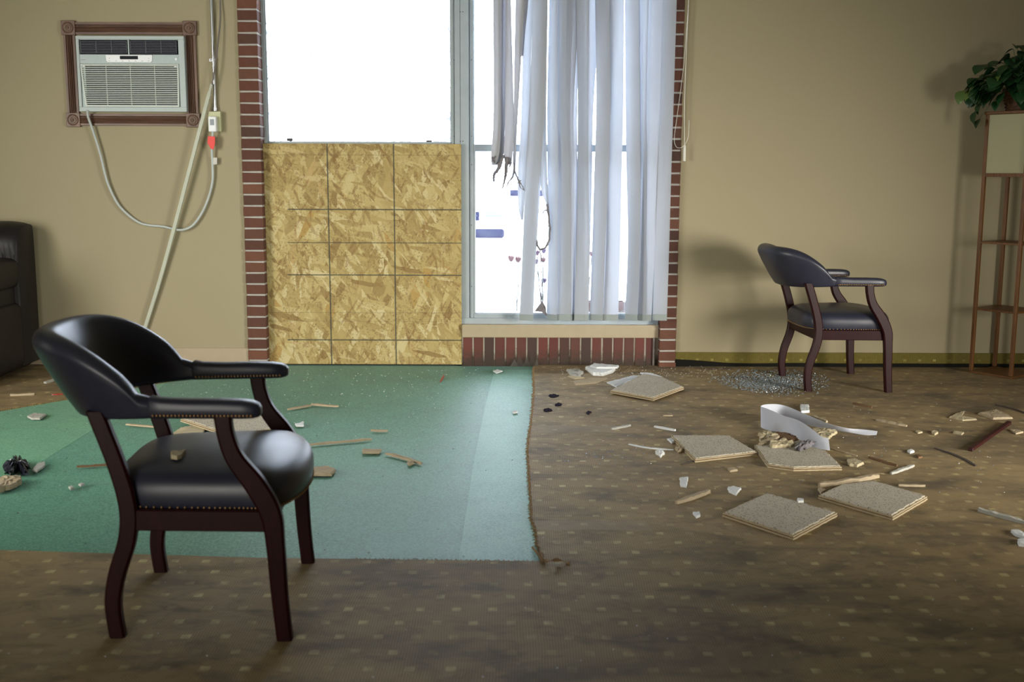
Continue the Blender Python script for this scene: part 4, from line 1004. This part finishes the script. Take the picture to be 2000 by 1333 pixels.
C_('tile_fragment', [(1280, 881), (1290, 878), (1298, 884), (1290, 890)], 'tile_white', .014, 'white lump left of the tile beside the curled vane', jag=.004, bumpy=.004)
stick('fabric_strip', (1228, 868), (1316, 879), .018, .004, 'tile_white', 'thin curved white strip left of the tile beside the curled vane', Cc, T_, bend=-.02)
stick('splinter', (1331, 908), (1367, 897), .008, .004, 'dark_crumb', 'thin dark splinter in front of the tile beside the curled vane', Cc, T_)
C_('tile_fragment', [(1482, 845), (1500, 843), (1521, 849), (1500, 862), (1486, 866)], 'foam_yellow', .018, 'yellow crumbly tile lump behind the ragged tile, left of the vane', jag=.006, bumpy=.005)
stick('tile_fragment', (1484, 868), (1520, 852), .034, .008, 'chip_tan', 'flat pale strip leaning on the ragged tile', Cc, T_, z=CT+.020)
C_('tile_fragment', [(1503, 862), (1530, 858), (1552, 864), (1545, 870), (1508, 871)], 'foam_yellow', .016, 'yellow crumbly lump against the back of the ragged tile', jag=.006, bumpy=.005, z=CT+.017)
C_('tile_fragment', [(1516, 845), (1535, 846), (1560, 858), (1545, 862), (1522, 856)], 'chip_brown', .018, 'brown crumbly lump tucked under the curled vane', jag=.005, bumpy=.004)
C_('tile_fragment', [(1585, 838), (1605, 836), (1636, 842), (1618, 855), (1596, 853)], 'foam_yellow', .012, 'yellow tile fragment right of the curled vane end', jag=.005, bumpy=.003)
C_('tile_fragment', [(1327, 933), (1344, 932), (1341, 951), (1329, 949)], 'tile_white', .007, 'small upright rectangular white chip in front of the left tile')
stick('splinter', (1321, 982), (1385, 960), .026, .012, 'chip_tan', 'thick tan splinter left of the nearest tile', Cc, T_)
C_('tile_fragment', [(1421, 952), (1432, 950), (1448, 953), (1438, 966), (1424, 960)], 'tile_white', .008, 'white triangular chip above the nearest tile')
C_('tile_fragment', [(1353, 1001), (1366, 1000), (1368, 1007), (1360, 1010)], 'tile_white', .008, 'small white chip on the carpet left of the nearest tile')
C_('tile_fragment', [(1421, 915), (1434, 913), (1441, 918), (1426, 920)], 'chip_tan', .008, 'small tan chip below the gap between the two middle tiles')
C_('tile_fragment', [(1654, 898), (1668, 896), (1688, 904), (1674, 910), (1660, 908)], 'foam_yellow', .010, 'yellowish chip just right of the ragged tile', jag=.003)
stick('splinter', (1697, 893), (1752, 910), .016, .008, 'chip_brown', 'long rusty brown splinter right of the ragged tile', Cc, T_)
stick('splinter', (1740, 925), (1785, 909), .018, .009, 'chip_gray', 'grey mottled splinter beside the rusty brown splinter', Cc, T_)
C_('tile_fragment', [(1563, 791), (1580, 791), (1581, 803), (1565, 804)], 'tile_white', .012, 'bright white square chip behind the curled vane')
stick('splinter', (1587, 813), (1615, 824), .022, .010, 'foam_yellow', 'yellowish sliver touching the back of the curled vane', Cc, T_)
stick('splinter', (1712, 820), (1771, 832), .026, .009, 'chip_tan', 'long tan flake right of the curled vane, beyond its far tip', Cc, T_)
stick('splinter', (1666, 788), (1703, 796), .016, .009, 'chip_brown', 'brown splinter in front of the far armchair', Cc, T_)
stick('splinter', (1600, 948), (1716, 930), .028, .014, 'chip_tan', 'long thick pale splinter along the back of the snapped corner tile', Cc, T_)
C_('tile_fragment', [(1597, 955), (1604, 952), (1613, 957), (1604, 963)], 'chip_tan', .008, 'tan chip at the left corner of the snapped corner tile')
stick('splinter', (1755, 948), (1807, 949), .014, .008, 'chip_tan', 'thin tan splinter behind the right end of the snapped corner tile', Cc, T_)
C_('tile_fragment', [(1557, 974), (1570, 975), (1570, 979), (1559, 980)], 'tile_white', .008, 'small white chip resting on the nearest tile', z=CT+.017)
C_('tile_fragment', [(1854, 815), (1868, 807), (1884, 803), (1878, 812), (1908, 819), (1880, 821)], 'foam_yellow', .007, 'flat yellowish tile corner near the shelf lamp, left of the pale triangle')
C_('tile_fragment', [(1910, 807), (1947, 800), (1979, 816), (1940, 817)], 'chip_tan', .010, 'pale tan triangular tile fragment above the dark red rod')
C_('tile_fragment', [(1972, 839), (1985, 839), (1999, 844), (1984, 847)], 'chip_tan', .007, 'small tan chip right of the dark red rod at the frame edge')
C_('tile_fragment', [(1861, 845), (1870, 843), (1883, 845), (1878, 849)], 'foam_yellow', .007, 'small yellow chip left of the dark red rod')
C_('tile_fragment', [(1788, 842), (1796, 841), (1802, 844), (1793, 846)], 'foam_yellow', .006, 'tiny yellow chip between the long tan flake and the dark red rod')
C_('tile_fragment', [(1819, 844), (1826, 841), (1833, 844), (1826, 848)], 'foam_yellow', .009, 'tiny crumbly yellow lump midway to the dark red rod', jag=.004)
C_('tile_fragment', [(1772, 880), (1780, 878), (1786, 881), (1778, 884)], 'tile_white', .009, 'tiny white chip left of the thin dark strip')
C_('tile_fragment', [(1788, 888), (1796, 888), (1802, 892), (1794, 894)], 'chip_brown', .007, 'tiny brown chip left of the thin dark strip')
_a, _b = G(1895, 879, .012), G(1971, 826, .012); _c = (_a+_b)/2
tag(MB().obox(_a-_c, _b-_c, .022, .016).build('wooden_rod', 'rod_wood_dark', loc=(_c.x, _c.y, CT+.009), bevel=.002), 'dark red wooden rod lying on the carpet near the right edge', 'rod')
stick('plastic_strip', (1826, 876), (1906, 911), .020, .004, 'dark_crumb', 'thin dark curved strip left of the dark red rod', 'strip', bend=.02)
stick('splinter', (1912, 996), (2006, 1022), .024, .012, 'chip_gray', 'long grey splinter at the right frame edge', Cc, T_)
C_('tile_fragment', [(1974, 1036), (1984, 1034), (2006, 1044), (2004, 1051), (1984, 1044)], 'tile_white', .010, 'white chip at the right frame edge, upper of two')
C_('tile_fragment', [(1987, 1055), (1998, 1052), (2008, 1056), (2004, 1064), (1990, 1062)], 'tile_white', .012, 'white chip at the right frame edge, lower of two')
stick('cable_piece', (1944, 791), (2010, 811), .012, .006, 'dark_crumb', 'dark cable piece on the carpet in front of the shelf lamp', 'cable', bend=.02)
# green side
C_('tile_fragment', [(53, 813), (66, 807), (91, 809), (78, 818), (62, 818)], 'chip_gray', .008, 'grey chip on the green floor left of the foreground armchair back')
C_('tile_fragment', [(63, 918), (72, 906), (88, 902), (88, 909), (72, 921)], 'chip_gray', .008, 'grey flake right of the crumpled black plastic')
C_('foam_scrap', [(-6, 936), (18, 930), (40, 930), (42, 938), (24, 947), (-6, 956)], 'chip_tan', .022, 'pale foam chunk at the left edge below the black plastic', jag=.004, bumpy=.004)
C_('tile_fragment', [(133, 951), (140, 949), (145, 953), (138, 956)], 'chip_gray', .008, 'tiny grey chip left of the foreground armchair rear leg, left of a pair')
C_('tile_fragment', [(153, 946), (160, 943), (165, 945), (158, 949)], 'chip_gray', .006, 'tiny grey chip left of the foreground armchair rear leg, right of a pair')
stick('splinter', (150, 912), (232, 907), .014, .007, 'chip_brown', 'thin brown splinter behind the foreground armchair rear leg', Cc, T_)
stick('splinter', (246, 829), (330, 836), .020, .007, 'chip_tan', 'thin tan splinter under the foreground armchair near arm', Cc, T_)
C_('tile_fragment', [(324, 854), (352, 836), (380, 830), (400, 838), (392, 856)], 'foam_yellow', .006, 'tan board piece partly hidden by the foreground armchair seat')
stick('splinter', (88, 748), (120, 737), .030, .010, 'chip_gray', 'pale splinter on the brown carpet beside the recliner', Cc, T_)
stick('splinter', (20, 772), (67, 770), .020, .010, 'chip_tan', 'tan splinter on the brown carpet in front of the recliner', Cc, T_)
stick('plastic_piece', (101, 771), (123, 770), .018, .006, 'red_plastic', 'small dark red piece on the brown carpet left of the armchair back', Cc)
stick('splinter', (562, 800), (607, 792), .020, .008, 'chip_tan', 'tan splinter just right of the far arm of the foreground armchair', Cc, T_)
stick('splinter', (608, 790), (661, 794), .022, .009, 'chip_tan', 'tan splinter end to end with another right of the armchair arm', Cc, T_)
C_('tile_fragment', [(576, 828), (584, 827), (593, 823), (593, 832), (579, 832)], 'tile_white', .007, 'small white chip beside the front leg of the foreground armchair')
stick('splinter', (603, 869), (726, 858), .018, .009, 'chip_tan', 'longest tan splinter on the green floor', Cc, T_)
stick('splinter', (724, 841), (757, 842), .018, .008, 'chip_tan', 'short tan splinter above the right end of the longest one', Cc, T_)
C_('tile_fragment', [(708, 877), (746, 878), (741, 884), (708, 884)], 'chip_tan', .009, 'blocky tan chip below the right end of the longest splinter')
stick('splinter', (754, 886), (823, 906), .020, .009, 'chip_tan', 'bent tan splinter slanting down right on the green floor', Cc, T_, bend=.008)
C_('tile_fragment', [(795, 903), (806, 901), (809, 904), (798, 908)], 'chip_tan', .008, 'small tan chip against the bent splinter')
C_('tile_fragment', [(585, 916), (596, 913), (640, 911), (656, 916), (648, 927), (590, 927)], 'chip_tan', .010, 'broad flat tan chip right of the foreground armchair seat')
stick('plastic_piece', (860, 746), (867, 734), .012, .005, 'red_plastic', 'small red plastic piece on the green floor near the strand board', Cc)
C_('tile_fragment', [(963, 725), (972, 722), (982, 725), (970, 729)], 'tile_white', .006, 'small white chip on the green floor below the brick sill')
C_('tile_fragment', [(1000, 804), (1006, 802), (1012, 805), (1003, 807)], 'tile_white', .006, 'small white chip on the pale green strip near the torn carpet edge')
q = G(348, 888, .459)
o = chip('foam_crumb', [(333, 882), (340, 880), (348, 882), (364, 880), (355, 889), (346, 892), (334, 890)], 'foam_yellow', .012, 'yellow crumb lying on the foreground armchair seat', 'debris', None, jag=.003, z=.4565, bumpy=.002)
stick('splinter', (1624, 877), (1674, 891), .010, .004, 'chip_tan', 'thin tan straw sticking out right of the ragged tile', Cc, T_)
for k, (x, y, w_, h_) in enumerate(((1004, 716, .05, .045), (1016, 716, .06, .07), (1028, 716, .05, .06), (1040, 716, .05, .08), (1048, 716, .03, .05))):
    p = G(x, y, 0); p.y = .012
    o = MB().rings([[(-w_/2, -.012, 0), (w_/2, -.012, 0), (w_*.1*(-1)**k, .018, h_)], [(-w_/2, -.0095, 0), (w_/2, -.0095, 0), (w_*.1*(-1)**k, .0205, h_)]]).build('glass_shard', 'clear_shard', loc=(p.x, p.y-.012, 0))
    tag(o, 'clear window glass shard leaning against the foot of the brick sill', 'glass', 'clear shards leaning on the brick sill')
# crumpled plastic
def crumple(name, pxs, z0, hgt, mat, label, cat, seed):
    c_ = sum([G(x, y, z0) for x, y in pxs], Vector())/len(pxs); poly = [G(x, y, z0)-c_ for x, y in pxs]; r_ = []
    base = jpoly([Vector((p.x, p.y, 0)) for p in poly], .006, .01); rs_ = []
    for k, (s_, h_) in enumerate(((1, 0), (1.05, .25), (.95, .55), (.75, .85), (.5, 1), (.2, .8))):
        rs_.append([Vector((v.x*s_, v.y*s_, 0))*(1+.35*noise.noise(v*60+Vector((seed, k*.9, 0))))+Vector((0, 0, max(0, hgt*h_*(1+.6*noise.noise(v*45+Vector((k*2.3, seed, 0))))) if k else 0)) for v in base])
    o = MB().rings(rs_).build(name, mat, loc=(c_.x, c_.y, z0)); tag(o, label, cat); return o
crumple('plastic_scrap', [(8, 918), (22, 910), (30, 903), (44, 905), (57, 916), (50, 930), (36, 922), (20, 931)], CT, .035, 'black_plastic', 'crumpled black plastic scrap on the green floor at the left edge', 'debris', 3)
crumple('charred_knot', [(1552, 880), (1560, 869), (1580, 864), (1598, 868), (1580, 876), (1562, 883)], CT+.0185, .020, 'charred_fabric', 'charred black knot of fabric on the ragged tile', 'debris', 8)
for k, (x, y, s_) in enumerate(((1082, 775, 10), (1091, 792, 7), (1070, 803, 8), (1150, 808, 5))):
    crumple('burnt_flake', [(x-s_, y), (x, y-3), (x+s_, y-1), (x+s_*.3, y+2), (x-s_*.5, y+2.5)], CT, .010, 'burnt_crust',
            ['burnt black flake nearest the brick sill, right of the torn carpet edge', 'burnt black flake, middle one of three by the torn carpet edge', 'burnt black flake closest to the torn carpet edge, lowest of three', 'isolated small burnt flake below the white fragments'][k], 'debris', k*2)
# curled vane on the floor
def ribbon(name, pairs, mat, th=.0012, parent=None):
    A = crom([p[0] for p in pairs], 6); B = crom([p[1] for p in pairs], 6); rg = []
    for i, (a, b_) in enumerate(zip(A, B)):
        dl = A[min(i+1, len(A)-1)]-A[max(i-1, 0)]; nn = dl.cross(b_-a).normalized()*th/2
        rg.append([a.lerp(b_, k/4)+nn for k in range(5)]+[a.lerp(b_, k/4)-nn for k in range(4, -1, -1)])
    return rg
vn = empty('fallen_vane', tuple(G(1560, 850, 0))); tag(vn, 'white curled fabric blind vane lying twisted among the tiles', 'blind vane')
rg = ribbon('v', [(G(1714, 843, .012), G(1712, 850, .004)), (G(1690, 840, .020), G(1688, 850, .005)), (G(1650, 836, .028), G(1650, 844, .006)), (G(1612, 826, .040), G(1612, 838, .006)),
    (G(1570, 808, .060), G(1574, 830, .010)), (G(1530, 792, .078), G(1530, 818, .010)), (G(1500, 790, .085), G(1498, 822, .008)), (G(1486, 794, .085), G(1486, 834, .006)),
    (G(1502, 800, .085), G(1504, 842, .006)), (G(1530, 812, .082), G(1532, 846, .006)), (G(1560, 822, .074), G(1556, 856, .020)), (G(1585, 838, .060), G(1585, 873, .022)), (G(1605, 854, .046), G(1612, 879, .024)), (G(1618, 856, .040), G(1621, 880, .022))], V)
m_ = MB().rings(rg); lp(vn, m_); m_.v = [(x, y, z) for x, y, z in m_.v]; m_.build('fabric', 'vane_fabric_floor', vn, smooth=50)
# ------------------------------------------------------------ broken glass and crumbs
def shards(name, n, sampler, r0, r1, mat, label, cat, seed, zz=CT, flat_=.5):
    rr = random.Random(seed); m = MB()
    for _ in range(n):
        p = sampler(rr)
        if p is None: continue
        s_ = rr.uniform(r0, r1); a = rr.uniform(0, 6.28); k = rr.choice((3, 4)); el = rr.uniform(.5, 1)
        b0 = [(p[0]+s_*math.cos(a+6.283*j/k)*rr.uniform(.6, 1), p[1]+s_*el*math.sin(a+6.283*j/k)*rr.uniform(.6, 1), zz) for j in range(k)]
        h_ = s_*flat_; t1 = [(x+rr.uniform(-.2, .2)*s_, y+rr.uniform(-.2, .2)*s_, zz+h_*rr.uniform(.5, 1.4)) for x, y, _ in b0]
        m.rings([b0, t1])
    o = m.build(name, mat, kind='stuff'); o['label'] = label; o['category'] = cat; return o
def pile(rr):
    while True:
        x = rr.gauss(1505, 52); y = rr.gauss(747, 11)
        if 1385 < x < 1620 and 722 < y < 776 and y > 722+abs(0) and y < 741+(x-1385)*.24+6: break
    p = G(x, y, CT); return (p.x, p.y)
shards('shattered_glass', 2300, pile, .002, .0062, 'broken_glass', 'pile of shattered window glass on the carpet left of the far armchair', 'glass', 1, flat_=.7)
def spr(rr):
    x = rr.uniform(1150, 1990); y = rr.uniform(722, 1010)**1; p = G(x, y, CT); return (p.x, p.y)
shards('scattered_glass', 420, spr, .0015, .0042, 'broken_glass', 'tiny glass crumbs scattered over the brown carpet', 'glass', 2)
def spr2(rr):
    x = rr.gauss(1180, 60); y = rr.gauss(890, 14); p = G(x, y, CT); return (p.x, p.y)
shards('scattered_glass', 60, spr2, .002, .006, 'broken_glass', 'loose patch of glass crumbs on the carpet near the torn edge', 'glass', 12)
def gsp(rr):
    y = 718+abs(rr.gauss(0, 60)); x = rr.uniform(40, 1035)
    if y > 1085: return None
    if y < 803-(x)*.18: return None
    p = G(x, y, 0); return (p.x, p.y)
shards('scattered_chips', 520, gsp, .0015, .0042, 'crumb', 'pale crumbs scattered over the green floor', 'crumbs', 3, zz=-.003)
def allf(rr):
    x = rr.uniform(0, 2000); y = rr.uniform(740, 1330); p = G(x, y, CT); 
    if x < 1040 and y < 1095: return None
    return (p.x, p.y)
shards('scattered_chips', 130, allf, .0012, .003, 'crumb', 'pale crumbs scattered over the brown carpet', 'crumbs', 4)
shards('dark_specks', 260, lambda rr: (lambda p: (p.x, p.y))(G(rr.uniform(0, 2000), rr.uniform(740, 1300), 0)), .0012, .0040, 'dark_crumb', 'dark specks of dirt scattered over the whole floor', 'crumbs', 5, zz=-.001)
def pdst(rr):
    x = rr.uniform(1090, 1420); y = rr.gauss(724, 8)
    if y < 716: return None
    p = G(x, y, CT); return (p.x, p.y)
shards('plaster_crumbs', 420, pdst, .0012, .0036, 'crumb', 'pale plaster crumbs below the brick sill', 'crumbs', 6)
# ------------------------------------------------------------ outdoors
MB().box(-30, 30, .45, 60, -.25, -.05).build('ground', 'outdoor_concrete', kind='structure')
led = empty('outer_ledge', (0, .30, 0), kind='structure')
MB().box(BX0, BX1, -.02+.03, .20, -.2, .20).build('ledge_slab', 'outdoor_concrete', led)
# parked white car facing the window
def car(loc, rz, label, w=1.8, hgt=1.45, body='car_white', zb_=.0, bz=(.26, .40)):
    r_ = empty('parked_car', loc, rz); tag(r_, label, 'car')
    prof = [(0, zb_), (0, .62), (.12, .78), (1.1, .95), (1.75, hgt), (3.3, hgt), (4.0, .98), (4.4, .90), (4.5, zb_)]
    rg = [[(s*w/2*k, y, z) for y, z in crom([(0, y, z) for y, z in prof], 3) and prof] for s, k in ((-1, .94), (-1, 1), (1, 1), (1, .94))]
    rg = []
    for s in (-1, -.9, .9, 1):
        rg.append([(s*w/2, y+(.05 if abs(s) == 1 else 0), z-(.06 if abs(s) == 1 and z > .5 else 0)) for y, z in prof])
    MB().rings(rg).build('body', body, r_, smooth=30)
    MB().box(-w*.46, w*.46, -.08, .2, *bz).build('bumper', 'car_black', r_, bevel=.03)
    MB().box(-w*.25, w*.25, -.012, .05, .52, .66).build('grille', 'car_black', r_, bevel=.01)
    MB().obox((0, 1.14, 1.0), (0, 1.72, hgt-.02), w*.82, .02, (0, 0, 1)).build('windscreen', 'car_glass', r_)
    for s in (-1, 1):
        MB().box(s*w*.38-.16, s*w*.38+.16, -.02, .05, .58, .70).build('headlight', 'car_glass', r_, bevel=.02)
        for y in (.85, 3.6):
            m_ = MB(); n = 20; m_.rings([[(s*w*.46+dx, y+.31*math.cos(6.283*k/n), .31+.31*math.sin(6.283*k/n)) for k in range(n)] for dx in (-.2*s, .0)]); m_.build('wheel', 'car_black', r_)
    return r_
c0 = G(905, 458, .2-.0); car((-.95, 10.0, -.05), 0, 'overexposed pale car parked outside, its dark bumper seen through the lower pane')
car((.62, 27, -.05), 0, 'farther parked car seen faintly outside behind the nearer one', 2.0, 1.9, zb_=.45, bz=(.52, .72))
# memorial flowers outside the glass
FYO = .24
def flower(name, stems, lab, matp, vase=None, rr=.02):
    st0 = Wl(*stems[0][-1], FYO); r_ = empty(name, (st0.x, FYO, .20)); tag(r_, lab, 'flowers')
    for k, path in enumerate(stems):
        P_ = crom([Wl(x, y, FYO+.01*k) for x, y in path], 5); lp(r_, MB().tube(P_, .003, 6)).build('stem', 'stem_green', r_, smooth=True)
        c_ = P_[0]; m_ = MB()
        m_.lathe((c_.x, c_.y, c_.z-.004), [(rr*q_, rr*h_) for q_, h_ in ((.1, 0), (.45, .1), (.75, .5), (.85, 1.0), (.95, 1.45), (.6, 1.6), (.15, 1.4))], 12)
        for j in range(5): m_.sph((c_.x+rr*.6*math.cos(j*1.26), c_.y+rr*.5*math.sin(j*1.26), c_.z+rr*(1.0+.15*(j % 2))), rr*.42, 7, 5, (1, 1, 1.4))
        lp(r_, m_).build('blossom', matp[k % len(matp)], r_, smooth=True)
    if vase: 
        lp(r_, MB().lathe((vase[0], FYO, .202), [(.02, 0), (.024, .04), (.018, .10), (.022, .14)], 16)).build('vase', 'clear_vase', r_, smooth=True)
    return r_
v0 = Wl(1010, 600, FYO)
flower('rose_stems', [[(998, 510), (1002, 540), (1008, 575), (1010, 608)], [(1012, 512), (1013, 545), (1011, 580), (1009, 608)]], 'two pink roses in a clear vase outside the right window', ['petal_pink'], vase=(v0.x,), rr=.021)
flower('flower_bouquet', [[(1049, 498), (1052, 540), (1058, 608)], [(1062, 494), (1060, 540), (1059, 608)], [(1061, 512), (1060, 560), (1059, 608)], [(1047, 515), (1054, 560), (1059, 608)], [(1063, 552), (1061, 580), (1059, 608)], [(1156, 500), (1150, 560), (1145, 608)]],
       'magenta and violet bouquet outside, seen through the burnt gap in the vane', ['petal_magenta', 'petal_violet', 'petal_red'], rr=.017)
# brick planter corner seen low through the last gap
bp = empty('brick_planter', (Wl(1214, 606, .5).x, .5, -.05)); tag(bp, 'low red brick planter outside, glimpsed between two vanes at lower right', 'planter')
for r_ in range(6):
    for k in range(4): MB().box(-.25+k*.125+.004+(r_ % 2)*.02, -.25+(k+1)*.125-.004+(r_ % 2)*.02, 0, .10, r_*.068, r_*.068+.06).build('brick', 'brick_red', bp, bevel=.002)
MB().box(-.24, .26, .01, .09, 0, .40).build('mortar_joint', 'mortar', bp)
